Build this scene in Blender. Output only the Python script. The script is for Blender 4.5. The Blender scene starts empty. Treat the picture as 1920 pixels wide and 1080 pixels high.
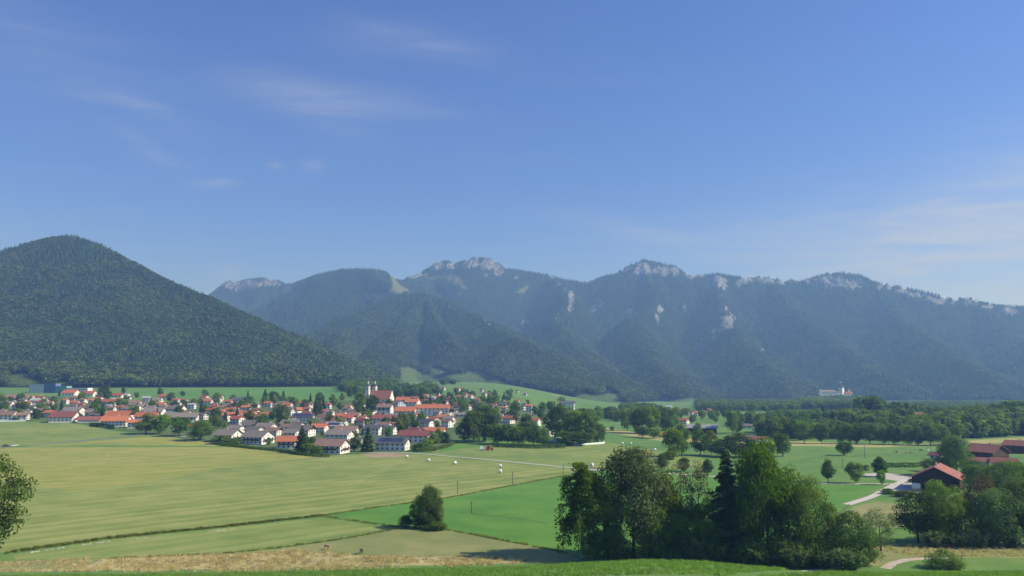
import bpy, math, random
import numpy as np
from mathutils import Vector, Matrix, geometry as mgeo
sc = bpy.context.scene
COL = sc.collection
R = math.radians

# ------------------------------------------------------------------ camera
F = 1507.0                      # focal length in photograph pixels (1920 wide)
HOR = 722.0                     # photograph row of the horizon
CAMZ = 44.0                     # eye above the valley floor, metres
PITCH = math.atan((HOR - 540.0) / F)
cd = bpy.data.cameras.new('camera')
cam = bpy.data.objects.new('camera', cd)
COL.objects.link(cam)
cd.sensor_width = 36.0
cd.lens = F / 1920.0 * 36.0
cd.clip_start = 0.5
cd.clip_end = 40000.0
cam.location = (0, 0, CAMZ)
cam.rotation_euler = (math.pi / 2 + PITCH, 0, 0)
sc.camera = cam
sc.render.resolution_x, sc.render.resolution_y = 1024, 576

# ------------------------------------------------------------------ light
SUN_EL, SUN_AZ = 38.0, 97.0     # degrees; azimuth clockwise from the view direction
S = Vector((math.sin(R(SUN_AZ)) * math.cos(R(SUN_EL)), math.cos(R(SUN_AZ)) * math.cos(R(SUN_EL)), math.sin(R(SUN_EL))))
sl = bpy.data.lights.new('sun', 'SUN')
sl.energy = 5.0
sl.angle = R(0.53)
sl.color = (1.0, 0.94, 0.84)
so = bpy.data.objects.new('sun', sl)
so.rotation_euler = S.to_track_quat('Z', 'Y').to_euler()
so.location = (300, 0, 400)
COL.objects.link(so)

world = bpy.data.worlds.new('World')
sc.world = world
world.use_nodes = True
wt = world.node_tree
wn, wl = wt.nodes, wt.links
wn.clear()


def NN(nodes, typ, **kw):
    n = nodes.new(typ)
    for k, v in kw.items():
        if k.startswith('i_'):
            n.inputs[k[2:].replace('_', ' ')].default_value = v
        else:
            setattr(n, k, v)
    return n


wo = NN(wn, 'ShaderNodeOutputWorld')
bg = NN(wn, 'ShaderNodeBackground')
bg.inputs['Strength'].default_value = 0.088
sky = NN(wn, 'ShaderNodeTexSky', sky_type='NISHITA', sun_disc=False)
sky.sun_elevation = R(SUN_EL)
sky.sun_rotation = R(SUN_AZ)
sky.altitude = 700
sky.air_density = 1.0
sky.dust_density = 0.35
sky.ozone_density = 2.2
tc = NN(wn, 'ShaderNodeTexCoord')
sep = NN(wn, 'ShaderNodeSeparateXYZ')
wl.new(tc.outputs['Generated'], sep.inputs[0])


def wmath(op, a, b=None, c=None):
    n = NN(wn, 'ShaderNodeMath', operation=op)
    for i, v in enumerate((a, b, c)):
        if v is None:
            continue
        if isinstance(v, (int, float)):
            n.inputs[i].default_value = v
        else:
            wl.new(v, n.inputs[i])
    return n.outputs[0]


# cirrus: a sheet of thin cloud high over the valley, looked at along the direction of view
zc = wmath('MAXIMUM', sep.outputs[2], 0.03)
cu = wmath('DIVIDE', sep.outputs[0], zc)
cv = wmath('DIVIDE', sep.outputs[1], zc)
comb = NN(wn, 'ShaderNodeCombineXYZ')
wl.new(cu, comb.inputs[0])
wl.new(cv, comb.inputs[1])
mp = NN(wn, 'ShaderNodeMapping')
mp.inputs['Rotation'].default_value = (0, 0, R(28))
mp.inputs['Scale'].default_value = (0.55, 1.7, 1)
wl.new(comb.outputs[0], mp.inputs[0])
n1 = NN(wn, 'ShaderNodeTexNoise', i_Scale=1.6, i_Detail=8.0, i_Roughness=0.58, i_Distortion=0.6)
wl.new(mp.outputs[0], n1.inputs['Vector'])
n2 = NN(wn, 'ShaderNodeTexNoise', i_Scale=0.55, i_Detail=3.0)
wl.new(comb.outputs[0], n2.inputs['Vector'])
veil = NN(wn, 'ShaderNodeMapRange', interpolation_type='SMOOTHSTEP')
veil.inputs['From Min'].default_value = 0.5
veil.inputs['From Max'].default_value = 0.95
wl.new(n1.outputs['Fac'], veil.inputs['Value'])
veil2 = NN(wn, 'ShaderNodeMapRange', interpolation_type='SMOOTHSTEP')
veil2.inputs['From Min'].default_value = 0.42
veil2.inputs['From Max'].default_value = 0.75
wl.new(n2.outputs['Fac'], veil2.inputs['Value'])
CLOUDS = wmath('MULTIPLY', wmath('MULTIPLY', veil.outputs[0], veil2.outputs[0]), 0.28)


def sky_dir(px, py):
    X, U = (px - 960) / F, (540 - py) / F
    v = Vector((X, math.cos(PITCH) - U * math.sin(PITCH), math.sin(PITCH) + U * math.cos(PITCH)))
    return v.normalized()


def wisp(px, py, rx, ry, rot, amount, soft=0.55):
    """one cirrus wisp round a direction of the sky; rx, ry in radians, frayed by the noise"""
    global CLOUDS
    d = sky_dir(px, py)
    e = Vector((d.y, -d.x, 0)).normalized()
    u = e.cross(d)
    c, s_ = math.cos(R(rot)), math.sin(R(rot))
    a, b = e * c + u * s_, u * c - e * s_
    vs = []
    for ax, r in ((a, rx), (b, ry)):
        dn = NN(wn, 'ShaderNodeVectorMath', operation='DOT_PRODUCT')
        wl.new(tc.outputs['Generated'], dn.inputs[0])
        dn.inputs[1].default_value = ax
        vs.append(wmath('DIVIDE', wmath('SUBTRACT', dn.outputs['Value'], ax.dot(d)), r))
    r2 = wmath('ADD', wmath('MULTIPLY', vs[0], vs[0]), wmath('MULTIPLY', vs[1], vs[1]))
    g = wmath('POWER', 2.718, wmath('MULTIPLY', r2, -1.0))
    k = wmath('MULTIPLY', g, wmath('MULTIPLY', wmath('POWER', wfray.outputs['Fac'], 2.2), amount * 3.0))
    CLOUDS = wmath('ADD', CLOUDS, k)


wm2 = NN(wn, 'ShaderNodeMapping')
wm2.inputs['Rotation'].default_value = (0, R(-22), 0)
wm2.inputs['Scale'].default_value = (3, 4, 30)
wl.new(tc.outputs['Generated'], wm2.inputs[0])
wfray = NN(wn, 'ShaderNodeTexNoise', i_Scale=1.5, i_Detail=9.0, i_Roughness=0.64, i_Distortion=0.7)
wl.new(wm2.outputs[0], wfray.inputs['Vector'])
wisp(590, 200, 0.080, 0.026, -14, 0.24)
wisp(660, 185, 0.12, 0.02, -4, 0.28)
wisp(840, 92, 0.10, 0.016, -14, 0.14)
wisp(720, 75, 0.10, 0.025, 4, 0.13)
wisp(278, 280, 0.040, 0.010, -30, 0.19)
wisp(410, 342, 0.026, 0.006, 12, 0.28)
wisp(516, 310, 0.008, 0.005, 0, 0.25)
wisp(588, 310, 0.014, 0.008, 0, 0.22)
wisp(240, 190, 0.07, 0.010, -14, 0.14)
wisp(110, 120, 0.16, 0.05, -18, 0.16)
wisp(425, 512, 0.014, 0.012, 0, 0.3)
wisp(1160, 425, 0.09, 0.012, -12, 0.22)
wisp(1840, 400, 0.20, 0.06, 8, 0.46)
wisp(1960, 500, 0.26, 0.08, 2, 0.44)
wisp(1560, 440, 0.22, 0.03, -4, 0.22)
wisp(2500, 420, 0.35, 0.06, 2, 0.4)
wisp(-700, 300, 0.25, 0.05, -12, 0.3)
cmix = NN(wn, 'ShaderNodeMix', data_type='RGBA')
wl.new(wmath('MINIMUM', CLOUDS, 0.8), cmix.inputs['Factor'])
tint = NN(wn, 'ShaderNodeMix', data_type='RGBA', blend_type='MULTIPLY')
tint.inputs['Factor'].default_value = 1.0
wl.new(sky.outputs[0], tint.inputs['A'])
tint.inputs['B'].default_value = (0.58, 0.75, 1.34, 1)
wl.new(tint.outputs['Result'], cmix.inputs['A'])
cmix.inputs['B'].default_value = (3.9, 4.5, 6.0, 1)
wl.new(cmix.outputs['Result'], bg.inputs['Color'])
wl.new(bg.outputs[0], wo.inputs['Surface'])

vs_ = sc.view_settings
vs_.view_transform = 'Standard'
vs_.look = 'None'
vs_.exposure = 0.40
vs_.gamma = 1.0
vs_.use_curve_mapping = False
HAZE_D, HAZE_COL = 1.8e-4, (0.25, 0.50, 1.0, 1)
cy = sc.cycles
cy.use_denoising = True
cy.denoising_prefilter = 'ACCURATE'
cy.use_adaptive_sampling = False
cy.denoiser = 'OPENIMAGEDENOISE'
cy.max_bounces = 8
cy.diffuse_bounces = 4
cy.glossy_bounces = 2
cy.transmission_bounces = 4
cy.transparent_max_bounces = 8
cy.volume_bounces = 0
cy.caustics_reflective = cy.caustics_refractive = False
cy.sample_clamp_indirect = 6.0

# ------------------------------------------------------------------ helpers
rng = np.random.default_rng(7)
rnd = random.Random(11)
CP, SP = math.cos(PITCH), math.sin(PITCH)


def ray(px, py):
    X, U = (px - 960) / F, (540 - py) / F
    return np.array((X, CP - U * SP, SP + U * CP))


def at_depth(px, py, d):
    r = ray(px, py)
    return np.array((0, 0, CAMZ)) + r * (d / r[1])


def project(x, y, z):
    z = np.asarray(z) - CAMZ
    fwd = np.maximum(y * CP + z * SP, 1e-3)
    up = -y * SP + z * CP
    return 960 + F * np.asarray(x) / fwd, 540 - F * up / fwd


def smooth(a, b, x):
    t = np.clip((np.asarray(x, float) - a) / (b - a), 0, 1)
    return t * t * (3 - 2 * t)


_G = rng.normal(size=(256, 256, 2))
_G /= np.linalg.norm(_G, axis=2, keepdims=True)


def noise(x, y):
    """gradient noise, about -0.7..0.7"""
    x, y = np.asarray(x, float), np.asarray(y, float)
    xi, yi = np.floor(x).astype(int), np.floor(y).astype(int)
    fx, fy = x - xi, y - yi
    u, v = fx * fx * fx * (fx * (fx * 6 - 15) + 10), fy * fy * fy * (fy * (fy * 6 - 15) + 10)

    def g(i, j, dx, dy):
        w = _G[(xi + i) & 255, (yi + j) & 255]
        return w[..., 0] * dx + w[..., 1] * dy
    a = g(0, 0, fx, fy) * (1 - u) + g(1, 0, fx - 1, fy) * u
    b = g(0, 1, fx, fy - 1) * (1 - u) + g(1, 1, fx - 1, fy - 1) * u
    return a * (1 - v) + b * v


def fbm(x, y, o=4):
    s, a, f = 0, 1.0, 1.0
    for i in range(o):
        s = s + a * noise(x * f + 17.3 * i, y * f - 9.1 * i)
        a *= 0.5
        f *= 2.03
    return s


def ridged(x, y, o=3):
    s, a, f = 0, 1.0, 1.0
    for i in range(o):
        s = s + a * (1 - np.abs(noise(x * f + 31.7 * i, y * f + 5.9 * i)) * 2.2)
        a *= 0.5
        f *= 2.05
    return s / 1.75


def in_poly(px, py, poly):
    px, py = np.asarray(px), np.asarray(py)
    c = np.zeros(px.shape, bool)
    n = len(poly)
    for i in range(n):
        x1, y1 = poly[i]
        x2, y2 = poly[(i + 1) % n]
        if y1 == y2:
            continue
        k = ((y1 > py) != (y2 > py)) & (px < (x2 - x1) * (py - y1) / (y2 - y1) + x1)
        c ^= k
    return c


def mesh_np(name, v, f, mat=None, smooth_=False, mats=None, fmat=None):
    """mesh from numpy arrays; f is (n,3) or (n,4)"""
    me = bpy.data.meshes.new(name)
    v = np.ascontiguousarray(v, np.float32)
    f = np.ascontiguousarray(f, np.int32)
    n, k = f.shape
    me.vertices.add(len(v))
    me.vertices.foreach_set('co', v.ravel())
    me.loops.add(n * k)
    me.loops.foreach_set('vertex_index', f.ravel())
    me.polygons.add(n)
    me.polygons.foreach_set('loop_start', np.arange(0, n * k, k, dtype=np.int32))
    for m in (mats or ([mat] if mat else [])):
        me.materials.append(m)
    if fmat is not None:
        me.polygons.foreach_set('material_index', np.ascontiguousarray(fmat, np.int32))
    me.polygons.foreach_set('use_smooth', np.full(n, smooth_, bool))
    me.update()
    me.validate()
    return me


def obj(name, me, parent=None, loc=None, rz=None, sc_=None):
    o = bpy.data.objects.new(name, me)
    COL.objects.link(o)
    if parent is not None:
        o.parent = parent
    if loc is not None:
        o.location = [float(q) for q in loc]
    if rz is not None:
        o.rotation_euler = (0, 0, rz)
    if sc_ is not None:
        o.scale = sc_ if hasattr(sc_, '__len__') else (sc_, sc_, sc_)
    return o


def tag(o, label=None, cat=None, group=None, kind=None):
    if label:
        o['label'] = label
    if cat:
        o['category'] = cat
    if group:
        o['group'] = group
    if kind:
        o['kind'] = kind
    return o


class MB:
    """collects boxes, prisms, tubes and polygons into one mesh"""

    def __init__(s):
        s.v, s.f = [], []

    def add(s, v, f):
        b = len(s.v)
        s.v += [tuple(float(c) for c in p) for p in v]
        s.f += [tuple(i + b for i in q) for q in f]
        return s

    def box(s, x0, x1, y0, y1, z0, z1):
        return s.add([(x0, y0, z0), (x1, y0, z0), (x1, y1, z0), (x0, y1, z0), (x0, y0, z1), (x1, y0, z1), (x1, y1, z1), (x0, y1, z1)],
                     [(0, 3, 2, 1), (4, 5, 6, 7), (0, 1, 5, 4), (1, 2, 6, 5), (2, 3, 7, 6), (3, 0, 4, 7)])

    def ring(s, rings, n=8, cap=True):
        """lofted rings: list of (centre, radius_x, radius_y) in horizontal planes"""
        b = len(s.v)
        for (cx, cy_, cz), rx, ry in rings:
            for i in range(n):
                a = 2 * math.pi * i / n
                s.v.append((cx + rx * math.cos(a), cy_ + ry * math.sin(a), cz))
        m = len(rings)
        for j in range(m - 1):
            for i in range(n):
                k = (i + 1) % n
                s.f.append((b + j * n + i, b + j * n + k, b + (j + 1) * n + k, b + (j + 1) * n + i))
        if cap:
            s.f.append(tuple(b + i for i in range(n))[::-1])
            s.f.append(tuple(b + (m - 1) * n + i for i in range(n)))
        return s

    def tube(s, pts, rad, n=6, cap=True):
        pts = [Vector(p) for p in pts]
        if not hasattr(rad, '__len__'):
            rad = [rad] * len(pts)
        b = len(s.v)
        for i, p in enumerate(pts):
            t = (pts[min(i + 1, len(pts) - 1)] - pts[max(i - 1, 0)]).normalized()
            u = t.cross(Vector((0, 1, 0)) if abs(t.y) < 0.9 else Vector((1, 0, 0))).normalized()
            w = t.cross(u)
            for j in range(n):
                a = 2 * math.pi * j / n
                q = p + (u * math.cos(a) + w * math.sin(a)) * rad[i]
                s.v.append(tuple(q))
        m = len(pts)
        for j in range(m - 1):
            for i in range(n):
                k = (i + 1) % n
                s.f.append((b + j * n + i, b + (j + 1) * n + i, b + (j + 1) * n + k, b + j * n + k))
        if cap:
            s.f.append(tuple(b + i for i in range(n)))
            s.f.append(tuple(b + (m - 1) * n + i for i in range(n))[::-1])
        return s

    def mesh(s, name, mat, sm=False):
        me = bpy.data.meshes.new(name)
        me.from_pydata(s.v, [], s.f)
        me.materials.append(mat)
        if sm:
            me.polygons.foreach_set('use_smooth', np.ones(len(me.polygons), bool))
        me.update()
        return me

    def build(s, name, mat, parent=None, loc=None, rz=None, sm=False):
        return obj(name, s.mesh(name, mat, sm), parent, loc, rz)


# ------------------------------------------------------------------ materials
MATS = {}


def new_mat(name):
    m = bpy.data.materials.new(name)
    m.use_nodes = True
    nt = m.node_tree
    b = nt.nodes['Principled BSDF']
    b.inputs['Specular IOR Level'].default_value = 0.25
    MATS[name] = m
    return m, nt, b


def ramp(nt, fac, stops):
    r = nt.nodes.new('ShaderNodeValToRGB')
    el = r.color_ramp.elements
    while len(el) < len(stops):
        el.new(0.5)
    for e, (p, c) in zip(el, stops):
        e.position = p
        e.color = (*c, 1)
    if fac is not None:
        nt.links.new(fac, r.inputs[0])
    return r


def mat_plain(name, col, rough=0.8, var=0.15, scale=1.5, bump=0.0, metallic=0.0, coords='Object', stretch=None, spec=0.25):
    """base colour broken up by noise, with an optional fine relief; and a little change from one object to the next"""
    m, nt, b = new_mat(name)
    n, l = nt.nodes, nt.links
    tcn = n.new('ShaderNodeTexCoord')
    no = NN(n, 'ShaderNodeTexNoise', i_Scale=scale, i_Detail=5.0, i_Roughness=0.6)
    src = tcn.outputs[coords]
    if stretch:
        mpn = n.new('ShaderNodeMapping')
        mpn.inputs['Scale'].default_value = stretch
        l.new(src, mpn.inputs[0])
        src = mpn.outputs[0]
    l.new(src, no.inputs['Vector'])
    c = np.array(col)
    r = ramp(nt, no.outputs['Fac'], [(0.25, tuple(c * (1 - var))), (0.75, tuple(np.minimum(c * (1 + var), 1)))])
    oi = n.new('ShaderNodeObjectInfo')
    hs = n.new('ShaderNodeHueSaturation')
    mr = n.new('ShaderNodeMapRange')
    mr.inputs['To Min'].default_value = 1 - var * 0.9
    mr.inputs['To Max'].default_value = 1 + var * 0.9
    l.new(oi.outputs['Random'], mr.inputs['Value'])
    l.new(mr.outputs[0], hs.inputs['Value'])
    l.new(r.outputs[0], hs.inputs['Color'])
    l.new(hs.outputs[0], b.inputs['Base Color'])
    b.inputs['Roughness'].default_value = rough
    b.inputs['Metallic'].default_value = metallic
    b.inputs['Specular IOR Level'].default_value = spec
    if bump:
        bn = n.new('ShaderNodeBump')
        bn.inputs['Strength'].default_value = bump
        bn.inputs['Distance'].default_value = 0.1
        l.new(no.outputs['Fac'], bn.inputs['Height'])
        l.new(bn.outputs[0], b.inputs['Normal'])
    return m
# ------------------------------------------------------------------ the lie of the land
EDGE = [(-900, 1072), (-300, 1070), (0, 1067), (225, 1064), (430, 1063), (560, 1060), (700, 1056), (930, 1052), (1060, 1045), (1200, 1039), (1300, 1041),
        (1400, 1050), (1500, 1058), (1640, 1061), (1800, 1060), (1920, 1060), (2300, 1062), (2900, 1066)]
EDX = np.array([e[0] for e in EDGE], float)
EDA = (np.array([e[1] for e in EDGE], float) - HOR) / F
KD = np.array([-400, 0, 20, 45, 70, 95, 115, 140, 170, 200.0])


def near_hill(x, y):
    """the slope the camera stands on, falling to the valley floor 200 m out"""
    x, y = np.asarray(x, float), np.asarray(y, float)
    px = 960 + F * x / np.maximum(np.abs(y), 60)
    zb = CAMZ - 95 * np.interp(px, EDX, EDA)
    kz = [42.3, 42.3, 38.9, 33.1, None, None, None, 9.5, 2.6, 0.0]
    base = np.interp(y, KD, [42.3, 42.3, 38.9, 33.1, 27.9, 22.7, 17.2, 9.5, 2.6, 0.0])
    w = np.interp(y, [40, 70, 95, 115, 150], [0, 0.75, 1, 0.85, 0])
    z = base + (zb - 22.7) * w
    z = z * (1 - smooth(195, 202, y))
    und = 0.12 * fbm(x / 14, y / 14, 3) * smooth(0, 20, y) * (1 - smooth(150, 195, y))
    return np.where(y > 202, 0.0, z + und)


def valley(x, y):
    x, y = np.asarray(x, float), np.asarray(y, float)
    u = x / np.maximum(y, 60)
    L = 1 - smooth(-0.05, 0.15, u)
    zl = 0.038 * np.maximum(y - 600, 0)
    zl = np.where(y > 1700, 41.8 + 0.012 * (y - 1700), zl)
    zr = -0.007 * np.maximum(y - 1500, 0)
    return zl * L + zr * (1 - L)


def knolls(x, y):
    """two low wooded rises on the right: the castle rock and the wood behind the avenue"""
    z = 0
    for cx, cy_, h, rx, ry in KNOLLS:
        z = z + h * np.exp(-(((x - cx) / rx) ** 2 + ((y - cy_) / ry) ** 2) ** 1.3)
    return z


_c1 = at_depth(1568, 752, 2350)
KNOLLS = [(_c1[0], 2350.0, 13.0, 110.0, 120.0),
          (at_depth(1650, 760, 900)[0], 900.0, 18.0, 58.0, 55.0),
          (at_depth(1905, 760, 830)[0], 850.0, 12.0, 75.0, 80.0),
          (at_depth(2300, 760, 840)[0], 850.0, 17.0, 170.0, 90.0)]


def gz(x, y):
    return near_hill(x, y) + valley(x, y) + knolls(x, y)


def at(px, py, dz=0.0):
    """point of the ground seen at a pixel of the photograph"""
    r = ray(px, py)
    ts = np.concatenate([np.linspace(150, 700, 551), np.linspace(702, 4000, 1650)])
    xs, ys, zs = r[0] * ts, r[1] * ts, CAMZ + r[2] * ts
    below = zs <= gz(xs, ys)
    if not below.any():
        i = len(ts) - 1
        return np.array((xs[i], ys[i], gz(xs[i], ys[i])))
    i = max(int(np.argmax(below)), 1)
    a, b = ts[i - 1], ts[i]
    for _ in range(14):
        m = (a + b) / 2
        if CAMZ + r[2] * m <= gz(r[0] * m, r[1] * m):
            b = m
        else:
            a = m
    x, y = r[0] * b, r[1] * b
    return np.array((x, y, float(gz(x, y)) + dz))


# ground sheet, finer near the camera
def steps(*segs):
    o = [segs[0][0]]
    for a, b, s_ in segs:
        o += list(np.linspace(a, b, max(int(round((b - a) / s_)), 1) + 1)[1:])
    return np.array(o)


gx = steps((-9000, -2000, 250), (-2000, -800, 40), (-800, -160, 12), (-160, 160, 3), (160, 800, 12), (800, 2000, 40), (2000, 9000, 250))
gy = steps((-600, 0, 30), (0, 40, 5), (40, 202, 2.5), (202, 602, 25), (602, 2600, 20), (2600, 4000, 60), (4000, 10500, 250))
GX, GY = np.meshgrid(gx, gy)
GV = np.stack([GX, GY, gz(GX, GY)], -1).reshape(-1, 3)


def grid_faces(nx, ny):
    i = np.arange(nx * ny).reshape(ny, nx)
    return np.stack([i[:-1, :-1], i[:-1, 1:], i[1:, 1:], i[1:, :-1]], -1).reshape(-1, 4)


def mat_grass(name, c1, c2, c3, stripe=None, scale=0.06, bump=0.5, spots=None):
    """meadow: three greens mixed at several sizes; STRIPE = (dx, dy, period, amount) is the direction across the mower's swaths"""
    m, nt, b = new_mat(name)
    n, l = nt.nodes, nt.links
    geo = n.new('ShaderNodeNewGeometry')
    a = NN(n, 'ShaderNodeTexNoise', i_Scale=scale, i_Detail=6.0, i_Roughness=0.62)
    l.new(geo.outputs['Position'], a.inputs['Vector'])
    f = NN(n, 'ShaderNodeTexNoise', i_Scale=2.3, i_Detail=5.0, i_Roughness=0.7)
    l.new(geo.outputs['Position'], f.inputs['Vector'])
    big = NN(n, 'ShaderNodeTexNoise', i_Scale=0.011, i_Detail=3.0)
    l.new(geo.outputs['Position'], big.inputs['Vector'])

    def mth(op, x, y):
        q = n.new('ShaderNodeMath')
        q.operation = op
        for i, v in enumerate((x, y)):
            if isinstance(v, (int, float)):
                q.inputs[i].default_value = v
            else:
                l.new(v, q.inputs[i])
        return q.outputs[0]
    fac = mth('ADD', mth('MULTIPLY', a.outputs['Fac'], 0.42), mth('ADD', mth('MULTIPLY', f.outputs['Fac'], 0.30), mth('MULTIPLY', big.outputs['Fac'], 0.28)))
    fac = mth('ADD', mth('MULTIPLY', mth('SUBTRACT', fac, 0.5), 1.9), 0.5)
    if stripe:
        dx, dy, per, amt = stripe
        dot = n.new('ShaderNodeVectorMath')
        dot.operation = 'DOT_PRODUCT'
        l.new(geo.outputs['Position'], dot.inputs[0])
        q = math.hypot(dx, dy)
        dot.inputs[1].default_value = (dx / q, dy / q, 0)
        wob = mth('ADD', dot.outputs['Value'], mth('MULTIPLY', mth('SUBTRACT', big.outputs['Fac'], 0.5), 16.0))
        # uneven swaths: noise along the line across them, plus a finer set of tracks
        s1 = NN(n, 'ShaderNodeTexNoise', noise_dimensions='1D', i_Scale=1.0 / per, i_Detail=2.5, i_Roughness=0.75)
        l.new(wob, s1.inputs['W'])
        sw = mth('SINE', mth('MULTIPLY', wob, 2 * math.pi / (per * 1.35)), 0)
        k = mth('ADD', mth('MULTIPLY', mth('SUBTRACT', s1.outputs['Fac'], 0.5), 1.6), mth('MULTIPLY', sw, 0.16))
        fac = mth('ADD', fac, mth('MULTIPLY', k, amt))
    r = ramp(nt, fac, [(0.30, c1), (0.5, c2), (0.70, c3)])
    l.new(r.outputs[0], b.inputs['Base Color'])
    b.inputs['Roughness'].default_value = 0.9
    b.inputs['Specular IOR Level'].default_value = 0.1
    b.inputs['Sheen Weight'].default_value = 0.08
    bn = n.new('ShaderNodeBump')
    bn.inputs['Strength'].default_value = bump
    bn.inputs['Distance'].default_value = 0.35
    l.new(f.outputs['Fac'], bn.inputs['Height'])
    l.new(bn.outputs[0], b.inputs['Normal'])
    return m


M_meadow = mat_grass('meadow_grass', (0.055, 0.150, 0.018), (0.088, 0.200, 0.026), (0.140, 0.240, 0.042))
ground = obj('ground', mesh_np('ground', GV, grid_faces(len(gx), len(gy)), M_meadow, True))
tag(ground, 'green valley floor and grassy slope below the camera', kind='structure')

# ------------------------------------------------------------------ mountains
SKYL = [(-300, 585), (100, 590), (300, 575), (395, 557), (414, 545), (428, 527), (445, 528), (470, 523), (490, 521), (520, 525), (535, 533), (551, 533), (575, 524), (600, 515),
        (640, 506), (690, 505), (715, 508), (735, 519), (747, 528), (760, 526), (772, 518), (790, 512), (803, 503), (822, 490), (840, 489), (850, 495), (870, 488),
        (886, 484), (915, 484), (930, 491), (941, 504), (962, 505), (1000, 511), (1030, 516), (1060, 525), (1085, 528), (1110, 526), (1130, 519), (1160, 511),
        (1182, 496), (1207, 487), (1240, 494), (1262, 498), (1273, 511), (1290, 515), (1330, 515), (1347, 514), (1380, 520), (1420, 521), (1440, 520), (1460, 525),
        (1490, 526), (1530, 521), (1550, 514), (1580, 513), (1610, 518), (1642, 532), (1660, 533), (1690, 540), (1730, 549), (1760, 557), (1790, 565), (1815, 562),
        (1836, 569), (1860, 573), (1900, 577), (1960, 584), (2100, 600), (2400, 625), (2800, 650)]
DK = [(-300, 7200), (300, 6900), (395, 6600), (545, 6300), (600, 5300), (700, 5050), (747, 5350), (800, 5700), (940, 5600), (1085, 5500), (1207, 5250), (1400, 4950), (1600, 4650),
      (1800, 4400), (1920, 4300), (2800, 3900)]
dkx, dky = zip(*DK)


def crest(pts):
    return [tuple(at_depth(px, py, d)) for px, py, d in pts]


RIDGES = [  # (crest points, foot distance, softness b, gully amplitude, gully wavelength)
    (crest([(px, py, float(np.interp(px, dkx, dky))) for px, py in SKYL]), 1700, 260, 62, 330),
    (crest([(-900, 560, 3300), (-500, 500, 3000), (-250, 470, 2900), (-80, 500, 2800), (0, 481, 2750), (30, 472, 2730), (60, 461, 2720), (90, 453, 2705), (125, 449, 2700), (150, 452, 2680),
            (175, 462, 2650), (200, 475, 2620), (250, 500, 2560), (300, 527, 2500), (340, 546, 2440), (380, 561, 2390), (400, 570, 2360), (440, 588, 2300),
            (480, 613, 2230), (520, 637, 2160), (560, 660, 2090), (600, 684, 2010), (625, 703, 1960), (645, 722, 1900)]), 1080, 500, 34, 210),
    (crest([(-900, 690, 1800), (-300, 690, 1790), (0, 692, 1780), (200, 694, 1765), (400, 698, 1755), (540, 704, 1745), (610, 714, 1725), (645, 724, 1700)]), 330, 110, 0, 0),
    (crest([(520, 660, 2900), (570, 640, 3200), (640, 608, 3650), (700, 580, 4000), (750, 560, 4200), (790, 553, 4300), (830, 562, 4250), (870, 588, 4000), (910, 605, 3700),
            (950, 635, 3300), (1000, 682, 2800), (1050, 718, 2450), (1100, 735, 2250)]), 1250, 330, 34, 190),
    (crest([(790, 556, 4280), (770, 590, 3800), (720, 640, 3200), (690, 690, 2600)]), 560, 220, 30, 190),
    (crest([(800, 560, 4260), (815, 600, 3750), (845, 640, 3250)]), 480, 220, 30, 190),
    (crest([(640, 612, 3630), (630, 650, 3000), (625, 690, 2450)]), 520, 220, 30, 190),
    (crest([(960, 640, 3000), (1010, 660, 3000), (1040, 690, 2700)]), 500, 220, 30, 190),
    (crest([(690, 506, 5050), (740, 545, 4700), (770, 556, 4500), (790, 553, 4320)]), 1200, 300, 30, 230),
    (crest([(1035, 517, 5450), (1066, 545, 5000), (1064, 570, 4700), (1040, 600, 4300), (1060, 640, 3700), (1110, 690, 3100), (1160, 735, 2500)]), 1100, 300, 40, 210),
    (crest([(1207, 490, 5250), (1235, 560, 4700), (1180, 600, 4200), (1200, 650, 3600), (1250, 705, 3000), (1290, 745, 2500)]), 1000, 300, 40, 200),
    (crest([(1345, 515, 5000), (1352, 570, 4500), (1362, 600, 4100), (1390, 650, 3600), (1440, 700, 3100), (1500, 745, 2600)]), 1000, 300, 40, 210),
    (crest([(1440, 522, 4900), (1480, 570, 4400), (1540, 630, 3800), (1620, 690, 3250), (1700, 745, 2700)]), 1000, 300, 40, 210),
    (crest([(1640, 533, 4600), (1690, 600, 3950), (1760, 660, 3400), (1860, 720, 2850), (1920, 745, 2600)]), 1000, 300, 38, 200),
    (crest([(1830, 568, 4380), (1900, 640, 3700), (2010, 700, 3100), (2120, 740, 2700)]), 1000, 300, 38, 200),
    (crest([(1780, 600, 9200), (1850, 571, 9000), (1885, 573, 9000), (1908, 567, 9000), (1960, 560, 9000), (2200, 575, 8800), (2600, 590, 8500)]), 2500, 400, 30, 400),
]
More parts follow.
